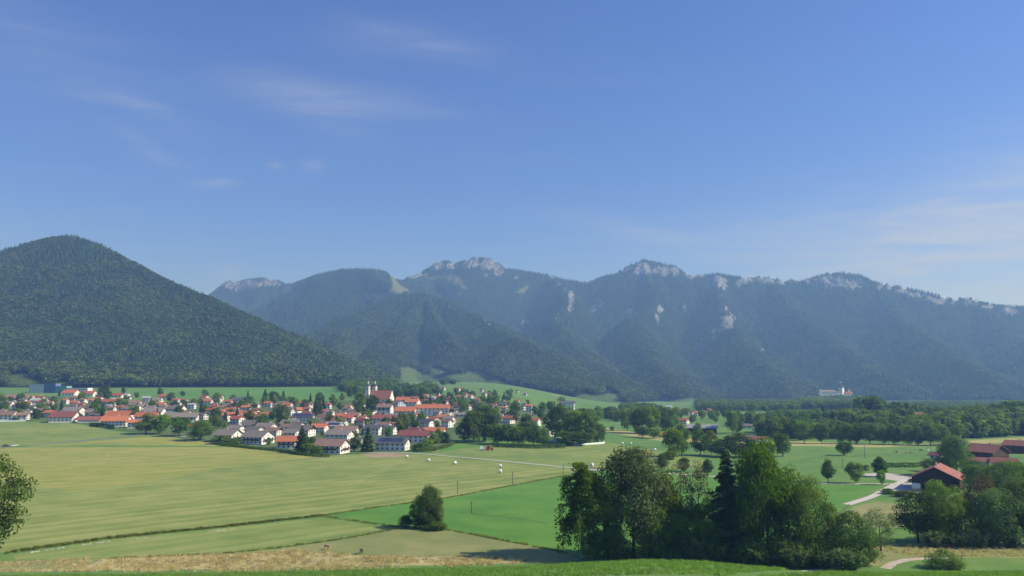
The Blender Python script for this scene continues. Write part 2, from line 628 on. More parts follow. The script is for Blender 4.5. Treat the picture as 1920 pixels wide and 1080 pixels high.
ROCK_E = [(440, 535, 26, 12), (470, 532, 20, 9), (505, 530, 22, 9), (541, 543, 12, 9), (822, 497, 20, 10), (848, 498, 18, 6), (885, 493, 20, 10), (915, 496, 22, 12), (936, 508, 11, 13),
          (785, 515, 18, 6), (772, 519, 9, 5), (1172, 504, 14, 9), (1205, 503, 32, 16), (1245, 507, 26, 13), (1268, 511, 8, 9), (1150, 512, 14, 4),
          (1345, 527, 20, 12), (1358, 537, 7, 9), (1385, 534, 8, 14), (1437, 525, 24, 7), (1310, 517, 14, 4), (1505, 525, 18, 6), (1560, 528, 34, 16), (1600, 532, 30, 14), (1535, 530, 22, 9),
          (1660, 539, 24, 8), (1690, 546, 16, 7), (1765, 566, 16, 10), (1822, 569, 18, 9), (1730, 556, 14, 6), (1895, 584, 20, 9),
          (1035, 519, 9, 8), (1046, 534, 6, 6), (1059, 545, 5, 8), (1071, 562, 7, 24), (1070, 580, 7, 10), (1123, 569, 12, 12), (1113, 581, 9, 10), (988, 604, 13, 8), (909, 604, 5, 6), (917, 611, 5, 6),
          (1043, 600, 4, 5), (1051, 599, 4, 4), (1238, 582, 8, 12), (1233, 597, 6, 13), (1285, 576, 4, 9), (1268, 571, 8, 5), (1183, 584, 6, 8), (1194, 590, 4, 6), (1365, 606, 18, 17), (1350, 616, 18, 11),
          (1338, 632, 8, 19), (1312, 650, 17, 9), (1318, 629, 10, 4), (1430, 660, 8, 8), (1429, 620, 3, 7), (1361, 582, 6, 9), (910, 516, 6, 4), (1370, 590, 4, 4), (968, 521, 5, 3), (1858, 655, 14, 6), (1300, 517, 24, 7), (1402, 525, 16, 10), (1470, 529, 18, 7), (1440, 526, 26, 9), (1505, 526, 20, 8), (1345, 528, 24, 14), (1715, 553, 16, 6), (1745, 561, 14, 7), (1790, 569, 12, 6), (1852, 577, 14, 6), (1100, 527, 20, 3), (560, 535, 9, 5), (1015, 650, 3, 2)]
ALP = [  # grazed clearings high on the mountain
    [(797, 519), (850, 517), (868, 521), (866, 532), (880, 542), (870, 545), (855, 534), (835, 522), (797, 523)],
    [(728, 512), (742, 520), (752, 535), (768, 545), (755, 553), (735, 556), (722, 565), (700, 558), (675, 553), (690, 549), (725, 551), (735, 540), (735, 528)],
    [(962, 550), (975, 543), (993, 534), (990, 543), (983, 551), (965, 552)],
    [(1080, 525), (1125, 521), (1110, 527), (1085, 529)], [(672, 615), (690, 611), (690, 617), (674, 618)], [(835, 552), (866, 549), (866, 552), (830, 557)]]
LOWM = [  # hay meadows on the lower slopes
    [(752, 690), (760, 687), (790, 697), (815, 710), (850, 722), (866, 727), (862, 731), (830, 722), (806, 715), (790, 723), (770, 722), (750, 712)],
    [(806, 690), (815, 689), (845, 702), (868, 702), (880, 695), (905, 702), (945, 716), (975, 730), (1000, 740), (1028, 748), (1042, 760), (1010, 765), (990, 755), (950, 745), (900, 735), (880, 732), (905, 728), (860, 716), (830, 706), (812, 700)],
    [(820, 722), (870, 727), (930, 740), (900, 745), (860, 742), (820, 735)],
    [(1132, 727), (1150, 735), (1165, 745), (1166, 765), (1100, 765), (1050, 762), (1052, 748), (1080, 744), (1095, 737), (1118, 743), (1135, 740)],
    [(1238, 745), (1262, 750), (1305, 747), (1303, 760), (1280, 768), (1240, 768)], [(1762, 751), (1790, 750), (1795, 757), (1780, 760), (1768, 756)],
    [(18, 705), (55, 701), (58, 712), (85, 716), (82, 722), (30, 722), (15, 714)], [(106, 720), (118, 716), (134, 720), (132, 727), (108, 727)],
    [(725, 733), (740, 729), (765, 734), (770, 742), (730, 742)]]


def ridge_h(x, y, pts, foot, b, ga, gw):
    best = np.full(x.shape, -1e9)
    p = np.array(pts)
    lam = foot / math.log((p[:, 2].max() + b) / b)
    s0 = 0.0
    for i in range(len(p) - 1):
        a, c = p[i], p[i + 1]
        ab = c[:2] - a[:2]
        L = np.hypot(*ab)
        t = ((x - a[0]) * ab[0] + (y - a[1]) * ab[1]) / (L * L)
        t = np.clip(t, 0, 1)
        dx, dy = x - a[0] - t * ab[0], y - a[1] - t * ab[1]
        d = np.hypot(dx, dy)
        z = a[2] + t * (c[2] - a[2])
        s_ = s0 + t * L
        dd = np.sqrt(d * d + 15.0 ** 2) - 15.0
        h = (z + b) * np.exp(-dd / lam) - b
        best = np.where(h > best, h, best)
        if ga:
            pass
        s0 += L
    return best


def mountain(x, y):
    """height of the hills, before the crags; max over all ridges, cut by gullies below the crest"""
    wx = x + 60 * fbm(x / 500, y / 500, 3)
    wy = y + 60 * fbm(x / 500 + 40, y / 500 + 9, 3)
    far = smooth(1700, 2100, y)
    h1 = np.full(x.shape, -1e9)
    crestd = np.full(x.shape, -1e9)
    for pts, foot, b, ga, gw in RIDGES:
        raw = ridge_h(x, y, pts, foot, b, ga, gw)
        war = ridge_h(wx, wy, pts, foot, b, ga, gw)
        zc_ = np.max([q[2] for q in pts])
        # keep the crest where it is, let the flanks wander
        k = smooth(10, 120, np.abs(zc_ - raw) * 0 + np.maximum(0, 0) + np.maximum(zc_ * 0 + (np.max(raw) - raw), 0))
        h = raw + (war - raw) * np.clip(smooth(0, 1, (np.maximum(np.interp(x, [q[0] for q in sorted(pts)], [q[2] for q in sorted(pts)]) - raw, 0)) / 140.0), 0, 1)
        h1 = np.maximum(h1, h)
        crestd = np.maximum(crestd, np.interp(x, [q[0] for q in sorted(pts)], [q[2] for q in sorted(pts)]) * 0 - np.abs(np.interp(x, [q[0] for q in sorted(pts)], [q[2] for q in sorted(pts)]) - raw))
    below = smooth(15, 220, -crestd)
    foot_ = smooth(-20, 120, h1)
    g = ridged(x / 330 + 0.25 * fbm(x / 300, y / 300, 2), y / 620, 3) - 0.55
    g2 = fbm(x / 120, y / 160, 4)
    wv_ = x + 130 * fbm(x / 420 + 3, y / 420, 2)
    ravine = np.exp(-(noise(wv_ / 520 + 11, y / 1500) / 0.085) ** 2) + 0.6 * np.exp(-(noise(wv_ / 250 + 5, y / 900 + 4) / 0.10) ** 2)
    return h1 + below * foot_ * (80 * g + 34 * g2 - 80 * ravine) * np.interp(y, [2000, 2900, 3300], [0.42, 0.62, 1.0]) + foot_ * 3 * fbm(x / 40, y / 40, 2)


mx = np.arange(-4700, 4700.1, 12.5)
my = np.concatenate([np.arange(1480, 4000, 13.0), np.arange(4000, 6700, 12.0), np.arange(6700, 9800, 45.0)])
MX, MY = np.meshgrid(mx, my)
MZ = mountain(MX, MY)
MZ = np.where(MY < 1750, np.minimum(MZ, valley(MX, MY) + (MY - 1480) * 0.6 - 6), MZ)
MZ = MZ - 75 * (1 - smooth(2350, 2950, MY)) * smooth(0.20, 0.27, MX / MY)
MPX, MPY = project(MX, MY, MZ)


def ell_mask(px, py, wob):
    m = np.zeros(px.shape)
    for cx, cy_, rx, ry in ROCK_E:
        k = ((px - cx) / rx) ** 2 + ((py - cy_) / ry) ** 2
        m = np.maximum(m, 1.25 - k)
    return np.clip(m + wob, 0, 1)


wobm = 0.6 * fbm(MX / 45, MY / 45, 4) + 0.55 * ridged(MX / 30, MY / 80, 2) - 0.50
ROCK = smooth(0.3, 0.6, ell_mask(MPX, MPY, wobm)) * (MY > 3300)
# crags stand out: ribs and steps of bare rock
cr = ridged(MX / 42, MY / 70, 3)
onc = smooth(0, 1, ROCK)
teeth = 1 - np.abs(noise(MX / 34 + 3, MY / 90)) * 2.4
MZ = MZ + onc * (26 * (cr - 0.62) + 16 * (teeth - 0.5) + 12 * np.abs(noise(MX / 18, MY / 26)) - 5)
MDWLOW = np.zeros(MX.shape, bool)
MDWALP = np.zeros(MX.shape, bool)
jx, jy = 4 * noise(MX / 60, MY / 60), 2 * noise(MX / 60 + 9, MY / 60)
for p in ALP:
    MDWALP |= in_poly(MPX + jx, MPY + jy, p) & (MY > 3000)
for p in LOWM:
    MDWLOW |= in_poly(MPX, MPY, p) & (MY < 4200)
MV = np.stack([MX, MY, MZ], -1).reshape(-1, 3)
M_mtn, nt, b = new_mat('mountain_ground')
n, l = nt.nodes, nt.links
geo = n.new('ShaderNodeNewGeometry')
att = NN(n, 'ShaderNodeVertexColor', layer_name='cover')
nz = NN(n, 'ShaderNodeTexNoise', i_Scale=0.02, i_Detail=8.0, i_Roughness=0.7)
l.new(geo.outputs['Position'], nz.inputs['Vector'])
stre = n.new('ShaderNodeMapping')
stre.inputs['Scale'].default_value = (0.055, 0.055, 0.014)
l.new(geo.outputs['Position'], stre.inputs[0])
nr = NN(n, 'ShaderNodeTexNoise', i_Scale=1.0, i_Detail=8.0, i_Roughness=0.7)
l.new(stre.outputs[0], nr.inputs['Vector'])
rk = ramp(nt, nr.outputs['Fac'], [(0.34, (0.055, 0.066, 0.074)), (0.48, (0.165, 0.190, 0.212)), (0.64, (0.33, 0.36, 0.39))])
fo = ramp(nt, nz.outputs['Fac'], [(0.3, (0.018, 0.034, 0.012)), (0.7, (0.035, 0.06, 0.018))])
md = ramp(nt, nz.outputs['Fac'], [(0.3, (0.075, 0.14, 0.035)), (0.7, (0.12, 0.185, 0.05))])
ap = ramp(nt, nz.outputs['Fac'], [(0.3, (0.085, 0.12, 0.045)), (0.7, (0.15, 0.16, 0.07))])
sp = n.new('ShaderNodeSeparateColor')
l.new(att.outputs['Color'], sp.inputs[0])
prev = fo.outputs[0]
for i, r_ in enumerate((rk, md, ap)):
    mi = NN(n, 'ShaderNodeMix', data_type='RGBA')
    l.new(sp.outputs[i], mi.inputs['Factor'])
    l.new(prev, mi.inputs['A'])
    l.new(r_.outputs[0], mi.inputs['B'])
    prev = mi.outputs['Result']
l.new(prev, b.inputs['Base Color'])
b.inputs['Roughness'].default_value = 0.95
b.inputs['Specular IOR Level'].default_value = 0.1
bn = n.new('ShaderNodeBump')
bn.inputs['Strength'].default_value = 0.9
bn.inputs['Distance'].default_value = 22.0
l.new(nr.outputs['Fac'], bn.inputs['Height'])
l.new(bn.outputs[0], b.inputs['Normal'])
mfaces = grid_faces(len(mx), len(my))
keep = (MZ > valley(MX, MY) - 14).ravel()
mfaces = mfaces[keep[mfaces].any(1)]
me = mesh_np('mountains', MV, mfaces, M_mtn, True)
ca = me.color_attributes.new('cover', 'FLOAT_COLOR', 'POINT')
colv = np.stack([ROCK, MDWLOW, MDWALP, np.ones(MX.shape)], -1).astype(np.float32)
ca.data.foreach_set('color', colv.ravel())
mountains = obj('mountains', me)
tag(mountains, 'wooded mountain range with pale limestone crags along its ridge', kind='structure')


# ------------------------------------------------------------------ forest on the slopes
def mat_leaf(name, col, var=0.3, trans=0.35, scale=0.35):
    """foliage: two-sided leaf with some light through it; colour shifts from clump to clump and from tree to tree"""
    m, nt, b = new_mat(name)
    n, l = nt.nodes, nt.links
    tcn = n.new('ShaderNodeTexCoord')
    oi = n.new('ShaderNodeObjectInfo')
    no = NN(n, 'ShaderNodeTexNoise', i_Scale=scale, i_Detail=3.0)
    l.new(tcn.outputs['Object'], no.inputs['Vector'])
    c = np.array(col)
    r = ramp(nt, no.outputs['Fac'], [(0.3, tuple(c * np.array((1 - var, 1 - var * 0.9, 1 - var)))), (0.7, tuple(c * np.array((1 + var * 1.15, 1 + var, 1 + var * 0.5))))])
    hs = n.new('ShaderNodeHueSaturation')
    for o_, lo, hi in (('Value', 0.72, 1.3), ('Hue', 0.482, 0.512), ('Saturation', 0.85, 1.1)):
        q = NN(n, 'ShaderNodeMath', operation='MULTIPLY_ADD')
        w = NN(n, 'ShaderNodeTexWhiteNoise', noise_dimensions='1D')
        ad = NN(n, 'ShaderNodeMath', operation='ADD')
        l.new(oi.outputs['Random'], ad.inputs[0])
        ad.inputs[1].default_value = {'Value': 0.0, 'Hue': 3.3, 'Saturation': 7.7}[o_]
        l.new(ad.outputs[0], w.inputs['W'])
        l.new(w.outputs['Value'], q.inputs[0])
        q.inputs[1].default_value = hi - lo
        q.inputs[2].default_value = lo
        l.new(q.outputs[0], hs.inputs[o_])
    l.new(r.outputs[0], hs.inputs['Color'])
    df = n.new('ShaderNodeBsdfDiffuse')
    tr = n.new('ShaderNodeBsdfTranslucent')
    l.new(hs.outputs[0], df.inputs['Color'])
    hb = n.new('ShaderNodeMix')
    hb.data_type = 'RGBA'
    hb.blend_type = 'MULTIPLY'
    hb.inputs['Factor'].default_value = 1.0
    l.new(hs.outputs[0], hb.inputs['A'])
    hb.inputs['B'].default_value = (1.25, 1.35, 0.55, 1)
    l.new(hb.outputs['Result'], tr.inputs['Color'])
    mx_ = n.new('ShaderNodeMixShader')
    mx_.inputs[0].default_value = trans
    l.new(df.outputs[0], mx_.inputs[1])
    l.new(tr.outputs[0], mx_.inputs[2])
    n.remove(b)
    l.new(mx_.outputs[0], n['Material Output'].inputs['Surface'])
    return m


def far_conifer(seed, tiers=5, n=7):
    r = np.random.default_rng(seed)
    v, f = [], []
    for k in range(tiers):
        z0 = 0.08 + 0.80 * k / tiers
        z1 = min(z0 + 0.34, 1.0)
        rad = 0.17 * (1 - k / tiers) ** 0.85 + 0.015
        b = len(v)
        a0 = r.uniform(0, 6)
        for i in range(n):
            a = a0 + 2 * math.pi * i / n
            q = rad * r.uniform(0.65, 1.2)
            v.append((q * math.cos(a), q * math.sin(a), z0 + r.uniform(-0.03, 0.03)))
        v.append((r.uniform(-.01, .01), r.uniform(-.01, .01), z1))
        f += [(b + i, b + (i + 1) % n, b + n) for i in range(n)]
    return np.array(v), np.array(f)


def far_broadleaf(seed, clumps=34):
    r = np.random.default_rng(seed)
    v, f = [], []
    for k in range(clumps):
        d = r.normal(size=3)
        d /= np.linalg.norm(d)
        c = d * np.array((0.27, 0.27, 0.36)) * r.uniform(0.55, 1.0) + np.array((0, 0, 0.62))
        q = r.uniform(0.07, 0.13)
        b = len(v)
        o = r.normal(size=(4, 3))
        o /= np.linalg.norm(o, axis=1, keepdims=True)
        v += list(c + o * q * np.array((1.25, 1.25, 0.9)))
        f += [(b, b + 1, b + 2), (b, b + 2, b + 3), (b, b + 3, b + 1), (b + 1, b + 3, b + 2)]
    return np.array(v), np.array(f)


M_fcon = mat_leaf('far_spruce', (0.042, 0.078, 0.028), 0.3, 0.12, 2.0)
M_fcon2 = mat_leaf('far_larch', (0.062, 0.105, 0.035), 0.3, 0.12, 2.0)
M_fbro = mat_leaf('far_beech', (0.085, 0.145, 0.036), 0.35, 0.25, 2.0)
M_fbro2 = mat_leaf('far_ash', (0.122, 0.190, 0.045), 0.35, 0.25, 2.0)
M_fbro3 = mat_leaf('far_maple', (0.130, 0.188, 0.052), 0.35, 0.25, 2.0)
proto = bpy.data.collections.new('forest_prototypes')
for i, (kind_, mt) in enumerate([(0, M_fcon), (0, M_fcon), (0, M_fcon2), (1, M_fbro), (1, M_fbro), (1, M_fbro2), (1, M_fbro2), (1, M_fbro3)]):
    v, f = far_conifer(i) if kind_ == 0 else far_broadleaf(20 + i, 44)
    proto.objects.link(bpy.data.objects.new('a%d' % i, mesh_np('far_tree', v, f, mt)))


def scatter(name, pts, size, idx, coll, label, yaw=None, wid=None):
    """one stuff object whose points carry instanced trees"""
    me = bpy.data.meshes.new(name)
    me.vertices.add(len(pts))
    me.vertices.foreach_set('co', np.ascontiguousarray(pts, np.float32).ravel())
    a = me.attributes.new('size', 'FLOAT_VECTOR', 'POINT')
    w = np.ones(len(pts)) if wid is None else wid
    a.data.foreach_set('vector', np.stack([size * w, size * w, size], -1).astype(np.float32).ravel())
    a = me.attributes.new('which', 'INT', 'POINT')
    a.data.foreach_set('value', np.ascontiguousarray(idx, np.int32))
    a = me.attributes.new('turn', 'FLOAT_VECTOR', 'POINT')
    yv = rng.uniform(0, 6.28, len(pts)) if yaw is None else yaw
    a.data.foreach_set('vector', np.stack([np.zeros(len(pts)), np.zeros(len(pts)), yv], -1).astype(np.float32).ravel())
    o = obj(name, me)
    ng = bpy.data.node_groups.new(name, 'GeometryNodeTree')
    ng.interface.new_socket('Geometry', in_out='INPUT', socket_type='NodeSocketGeometry')
    ng.interface.new_socket('Geometry', in_out='OUTPUT', socket_type='NodeSocketGeometry')
    gi, go = ng.nodes.new('NodeGroupInput'), ng.nodes.new('NodeGroupOutput')
    ci = ng.nodes.new('GeometryNodeCollectionInfo')
    ci.inputs['Collection'].default_value = coll
    ci.inputs['Separate Children'].default_value = True
    ci.inputs['Reset Children'].default_value = True
    ip = ng.nodes.new('GeometryNodeInstanceOnPoints')
    ip.inputs['Pick Instance'].default_value = True
    for nm, typ, sock in (('size', 'FLOAT_VECTOR', 'Scale'), ('which', 'INT', 'Instance Index'), ('turn', 'FLOAT_VECTOR', 'Rotation')):
        na = ng.nodes.new('GeometryNodeInputNamedAttribute')
        na.data_type = typ
        na.inputs['Name'].default_value = nm
        ng.links.new(na.outputs['Attribute'], ip.inputs[sock])
    ng.links.new(gi.outputs[0], ip.inputs['Points'])
    ng.links.new(ci.outputs[0], ip.inputs['Instance'])
    ng.links.new(ip.outputs[0], go.inputs[0])
    md_ = o.modifiers.new('scatter', 'NODES')
    md_.node_group = ng
    tag(o, label, kind='stuff')
    return o


def bil(A, x, y):
    ix = np.clip((x - mx[0]) / (mx[1] - mx[0]), 0, len(mx) - 1.001)
    iy = np.clip(np.interp(y, my, np.arange(len(my))), 0, len(my) - 1.001)
    i, j = ix.astype(int), iy.astype(int)
    fx, fy = ix - i, iy - j
    return A[j, i] * (1 - fx) * (1 - fy) + A[j, i + 1] * fx * (1 - fy) + A[j + 1, i] * (1 - fx) * fy + A[j + 1, i + 1] * fx * fy


# which parts of the slopes can be seen: march each column of the height field away from the camera
def visible(x, y, z, slack=14):
    ok = np.ones(len(x), bool)
    tan = (z + slack - CAMZ) / y
    for t in np.linspace(0.30, 0.985, 40):
        zz = bil(MZ, x * t, y * t)
        yy = y * t
        ok &= ~((yy > 1500) & ((zz - CAMZ) / yy > tan))
    return ok


def spread(x0, x1, y0, y1, step):
    xs, ys = np.meshgrid(np.arange(x0, x1, step), np.arange(y0, y1, step))
    xs, ys = xs.ravel(), ys.ravel()
    return xs + rng.uniform(-.48, .48, len(xs)) * step, ys + rng.uniform(-.48, .48, len(ys)) * step


FP = []
for y0, y1, step in ((1500, 2750, 7.5), (2750, 3800, 8.8), (3800, 5000, 10.0), (5000, 6900, 11.5)):
    x, y = spread(-0.72 * y1 - 150, 0.72 * y1 + 150, y0, y1, step)
    k = np.abs(x / y) < 0.76
    x, y = x[k], y[k]
    z = bil(MZ, x, y)
    px, py = project(x, y, z)
    k = (z > valley(x, y) + 1.0)
    rock = bil(ROCK, x, y)
    k &= (rock < 0.35) | (rng.random(len(x)) < 0.16 * (1 - rock))
    for p in LOWM:
        k &= ~(in_poly(px, py + 2, p) & (y < 4200))
        for up_ in (6.0, 12.0, 17.0):
            ux, uy = project(x, y, z + up_)
            k &= ~(in_poly(ux, uy, p) & (y < 4200))
    for p in ALP:
        k &= ~(in_poly(px + 4 * noise(x / 60, y / 60), py + 2 * noise(x / 60 + 9, y / 60), p) & (y > 3000))
    x, y, z = x[k], y[k], z[k]
    vis = visible(x, y, z)
    FP.append(np.stack([x[vis], y[vis], z[vis]], -1))
FP = np.concatenate(FP)
x, y, z = FP.T
# stands of spruce among the beech, more spruce higher up
mixv = fbm(x / 260, y / 260, 3) + 0.6 * fbm(x / 70, y / 70, 2) + (z - 430) / 900.0 - 0.22 * (y < 2800)
con = mixv > rng.normal(-0.02, 0.16, len(x))
tint_ = fbm(x / 170 + 70, y / 170, 3) + 0.5 * fbm(x / 45, y / 45, 2) + rng.normal(0, 0.22, len(x))
size = np.where(con, rng.uniform(16, 28, len(x)), rng.uniform(13, 22, len(x))) * np.interp(z, [0, 500, 900], [1, 0.9, 0.6]) * (1 + 0.22 * fbm(x / 150 + 70, y / 150, 3))
wid = np.where(con, rng.uniform(0.95, 1.45, len(x)), rng.uniform(0.95, 1.5, len(x)))
idx = np.where(con, np.where(tint_ > 0.28, 2, rng.integers(0, 2, len(x))), np.where(tint_ > 0.72, 7, np.where(tint_ > 0.05, rng.integers(5, 7, len(x)), rng.integers(3, 5, len(x)))))
scatter('mountain_forest', FP - np.array((0, 0, 0.6)), size, idx, proto, 'dense mixed forest covering the mountain slopes', wid=wid)
print('FOREST', len(FP))
# ------------------------------------------------------------------ fields, roads and tracks
import bmesh


def drape(name, world, dz, mat, label, cell=28.0):
    """flat sheet over the ground inside a closed outline of world points"""
    bm = bmesh.new()
    vs = [bm.verts.new((p[0], p[1], 0)) for p in world]
    bm.faces.new(vs)
    bmesh.ops.triangulate(bm, faces=bm.faces[:])
    if any(abs(p[2]) > 0.01 for p in world):
        for _ in range(7):
            es = [e for e in bm.edges if e.calc_length() > cell]
            if not es:
                break
            bmesh.ops.subdivide_edges(bm, edges=es, cuts=1)
            bmesh.ops.triangulate(bm, faces=bm.faces[:])
    for v in bm.verts:
        v.co.z = float(gz(v.co.x, v.co.y)) + dz
    bmesh.ops.recalc_face_normals(bm, faces=bm.faces[:])
    if sum(f.normal.z for f in bm.faces) < 0:
        bmesh.ops.reverse_faces(bm, faces=bm.faces[:])
    me = bpy.data.meshes.new(name)
    bm.to_mesh(me)
    bm.free()
    me.materials.append(mat)
    o = obj(name, me)
    tag(o, label, kind='structure')
    return o


def outline(pts, wob=0.0, seg=12.0):
    """photograph outline -> ground outline, with a slightly uneven edge"""
    w = [at(*p) for p in pts]
    out = []
    for i in range(len(w)):
        a, b_ = w[i], w[(i + 1) % len(w)]
        L = np.hypot(*(b_ - a)[:2])
        k = max(int(L / seg), 1)
        nrm = np.array((-(b_ - a)[1], (b_ - a)[0])) / max(L, 1e-6)
        for j in range(k):
            q = a + (b_ - a) * j / k
            q[:2] += nrm * wob * rnd.uniform(-1, 1) * (0 if j == 0 else 1)
            out.append(q)
    for q in out:
        q[2] = float(gz(q[0], q[1]))
    return out


def strip(name, pts, width, dz, mat, label, wob=0.15, world=False):
    """road or track of a given width along a line"""
    w = [np.array(p, float) for p in pts] if world else [at(*p) for p in pts]
    # resample with a smooth curve
    d = [0.0]
    for i in range(1, len(w)):
        d.append(d[-1] + np.hypot(*(w[i] - w[i - 1])[:2]))
    n_ = max(int(d[-1] / 6.0), 4)
    s_ = np.linspace(0, d[-1], n_)
    xs, ys = np.interp(s_, d, [q[0] for q in w]), np.interp(s_, d, [q[1] for q in w])
    for _ in range(3):
        xs[1:-1] = (xs[:-2] + 2 * xs[1:-1] + xs[2:]) / 4
        ys[1:-1] = (ys[:-2] + 2 * ys[1:-1] + ys[2:]) / 4
    tx, ty = np.gradient(xs), np.gradient(ys)
    q = np.hypot(tx, ty)
    nx_, ny_ = -ty / q, tx / q
    V, Fc = [], []
    cols = (-0.5, -0.25, 0, 0.25, 0.5)
    for i in range(n_):
        for c in cols:
            k = c * width + (rnd.uniform(-wob, wob) if abs(c) == 0.5 else 0)
            x_, y_ = xs[i] + nx_[i] * k, ys[i] + ny_[i] * k
            V.append((x_, y_, float(gz(x_, y_)) + dz))
    for i in range(n_ - 1):
        for c in range(4):
            a = i * 5 + c
            Fc.append((a, a + 1, a + 6, a + 5))
    V = np.array(V)
    me = mesh_np(name, V, np.array(Fc)[:, ::-1], mat)
    o = obj(name, me)
    tag(o, label, kind='structure')
    return o


SW = (1, -1, 7.5)
M_mown = mat_grass('mown_hay', (0.125, 0.190, 0.030), (0.188, 0.245, 0.046), (0.265, 0.295, 0.080), (*SW, 0.36))
M_mowny = mat_grass('mown_hay_dry', (0.165, 0.225, 0.030), (0.245, 0.275, 0.046), (0.33, 0.305, 0.085), (*SW, 0.36))
M_mowng = mat_grass('mown_green', (0.110, 0.185, 0.028), (0.165, 0.235, 0.043), (0.235, 0.280, 0.070), (*SW, 0.34))
M_lush = mat_grass('lush_grass', (0.044, 0.160, 0.008), (0.070, 0.210, 0.012), (0.112, 0.240, 0.024))
M_slope = mat_grass('slope_grass', (0.045, 0.125, 0.024), (0.070, 0.160, 0.032), (0.098, 0.185, 0.046), scale=0.12)
M_past = mat_grass('pasture', (0.12, 0.175, 0.040), (0.185, 0.215, 0.062), (0.28, 0.265, 0.10))
M_straw = mat_grass('dry_grass', (0.22, 0.215, 0.075), (0.36, 0.315, 0.130), (0.47, 0.40, 0.19), scale=0.2)
M_pale = mat_grass('pale_stubble', (0.24, 0.26, 0.070), (0.32, 0.32, 0.10), (0.40, 0.37, 0.14))
M_earth = mat_grass('bare_earth', (0.22, 0.17, 0.10), (0.30, 0.235, 0.14), (0.36, 0.29, 0.18))
M_asph = mat_plain('asphalt', (0.21, 0.215, 0.215), 0.85, 0.12, 0.6, 0.2)
M_grav = mat_plain('gravel', (0.42, 0.395, 0.35), 0.95, 0.18, 0.8, 0.4)
M_dirt = mat_plain('dirt_track', (0.36, 0.31, 0.24), 0.95, 0.25, 0.5, 0.4)


def field(name, pts, dz, mat, label, wob=0.5):
    return drape(name, outline(pts, wob), dz, mat, label)


field('field', [(-260, 866), (0, 840), (60, 835), (150, 828), (255, 819), (300, 817), (350, 822), (430, 829), (500, 838), (560, 848), (620, 854), (680, 852), (740, 850), (800, 853.5), (900, 863), (1000, 872),
                (1090, 881), (1140, 878), (1180, 874), (1060, 891), (1000, 902), (900, 921), (830, 934), (700, 951), (605, 965), (560, 970), (400, 988), (200, 1008), (35, 1032), (-260, 1062)],
      0.010, M_mown, 'wide mown hay field with pale swaths before the village')
field('field', [(-260, 874), (0, 843), (60, 839), (150, 831), (255, 822), (300, 820), (350, 825), (440, 834), (520, 843), (600, 854), (560, 861), (480, 870), (430, 875), (330, 895), (250, 908), (180, 917), (130, 919), (80, 913),
                (40, 905), (0, 899), (-260, 905)], 0.016, M_mowny, 'yellower part of the mown field nearest the left road')
field('field', [(-160, 796), (0, 791), (120, 793), (165, 799), (215, 809), (258, 815), (200, 821), (120, 828), (0, 838), (-160, 849)], 0.05, M_mowng, 'smooth light green meadow between the left road and the village')
field('field', [(30, 1050), (20, 1040), (200, 1013), (400, 993), (560, 975), (610, 971), (700, 986), (742, 991), (640, 1011), (500, 1030), (420, 1036), (200, 1047)],
      0.010, M_mowng, 'narrow mown field wedge between ditch and horse pasture')
field('field', [(612, 965), (700, 953), (830, 936), (900, 924), (1000, 905), (1060, 894), (1150, 882), (1240, 890), (1400, 898), (1560, 910), (1660, 907), (1640, 916), (1600, 935), (1565, 960), (1560, 1010), (1500, 1044), (1300, 1044),
                (1060, 1036), (1000, 1025), (930, 1012), (870, 1000), (830, 991), (750, 986), (690, 978)], 0.010, M_lush, 'bright green uncut meadow behind the foreground trees')
field('field', [(-400, 1080), (-200, 1056), (30, 1052), (200, 1048), (430, 1037), (520, 1030), (640, 1012), (742, 992), (830, 993), (900, 1005), (980, 1021), (1060, 1037), (1090, 1050), (1000, 1056), (700, 1062), (300, 1068), (0, 1073)],
      0.010, M_past, 'grazed brownish horse pasture at the foot of the slope')
field('field', [(-400, 1080), (-200, 1060), (30, 1056), (150, 1050), (280, 1044), (420, 1040), (560, 1034), (650, 1040), (760, 1044), (900, 1043), (990, 1047), (960, 1056), (700, 1062), (300, 1068), (0, 1073)],
      0.016, M_straw, 'strip of dry straw-coloured grass along the slope foot')
field('field', [(795, 851), (860, 842), (960, 833.5), (1070, 835), (1135, 829), (1180, 836), (1260, 850), (1330, 862), (1300, 880), (1240, 879), (1180, 872), (1130, 878), (1105, 879), (1000, 869.5), (900, 859.5), (850, 854)],
      0.010, M_mowng, 'striped mown meadow beyond the gravel track')
field('field', [(765, 849), (830, 832), (868, 821), (905, 822), (965, 832), (860, 841), (792, 850.5)], 0.016, M_lush, 'small bright green meadow beside the village edge')
field('field', [(1130, 801), (1240, 817), (1420, 829), (1500, 827), (1640, 834), (1740, 832), (1830, 825), (1920, 820), (2300, 815), (2300, 826), (1920, 829), (1800, 833.5), (1640, 839), (1500, 836), (1400, 838), (1240, 827), (1130, 808)],
      0.010, M_pale, 'pale cut strip of meadow before the tree avenue')
field('field', [(675, 852), (715, 848.5), (768, 851), (750, 857), (700, 858)], 0.022, M_earth, 'patch of bare tan earth by the white solar house')
field('field', [(1580, 970), (1600, 950), (1640, 940), (1690, 946), (1705, 960), (1690, 990), (1640, 992), (1590, 985)], 0.016, M_past, 'dry yellowish orchard grass below the driveway')
field('field', [(1560, 1060), (1600, 1030), (1640, 1022), (1740, 1021), (1900, 1025), (2200, 1030), (2200, 1058), (1850, 1045), (1740, 1048), (1640, 1062)], 0.010, M_past, 'dry grass strip in front of the right copse')
field('field', [(200, 738), (330, 731), (480, 728), (600, 729), (662, 735), (655, 744), (600, 748), (480, 752), (330, 752), (200, 752)], 0.12, M_lush, 'sunny meadow between village and wooded hill')

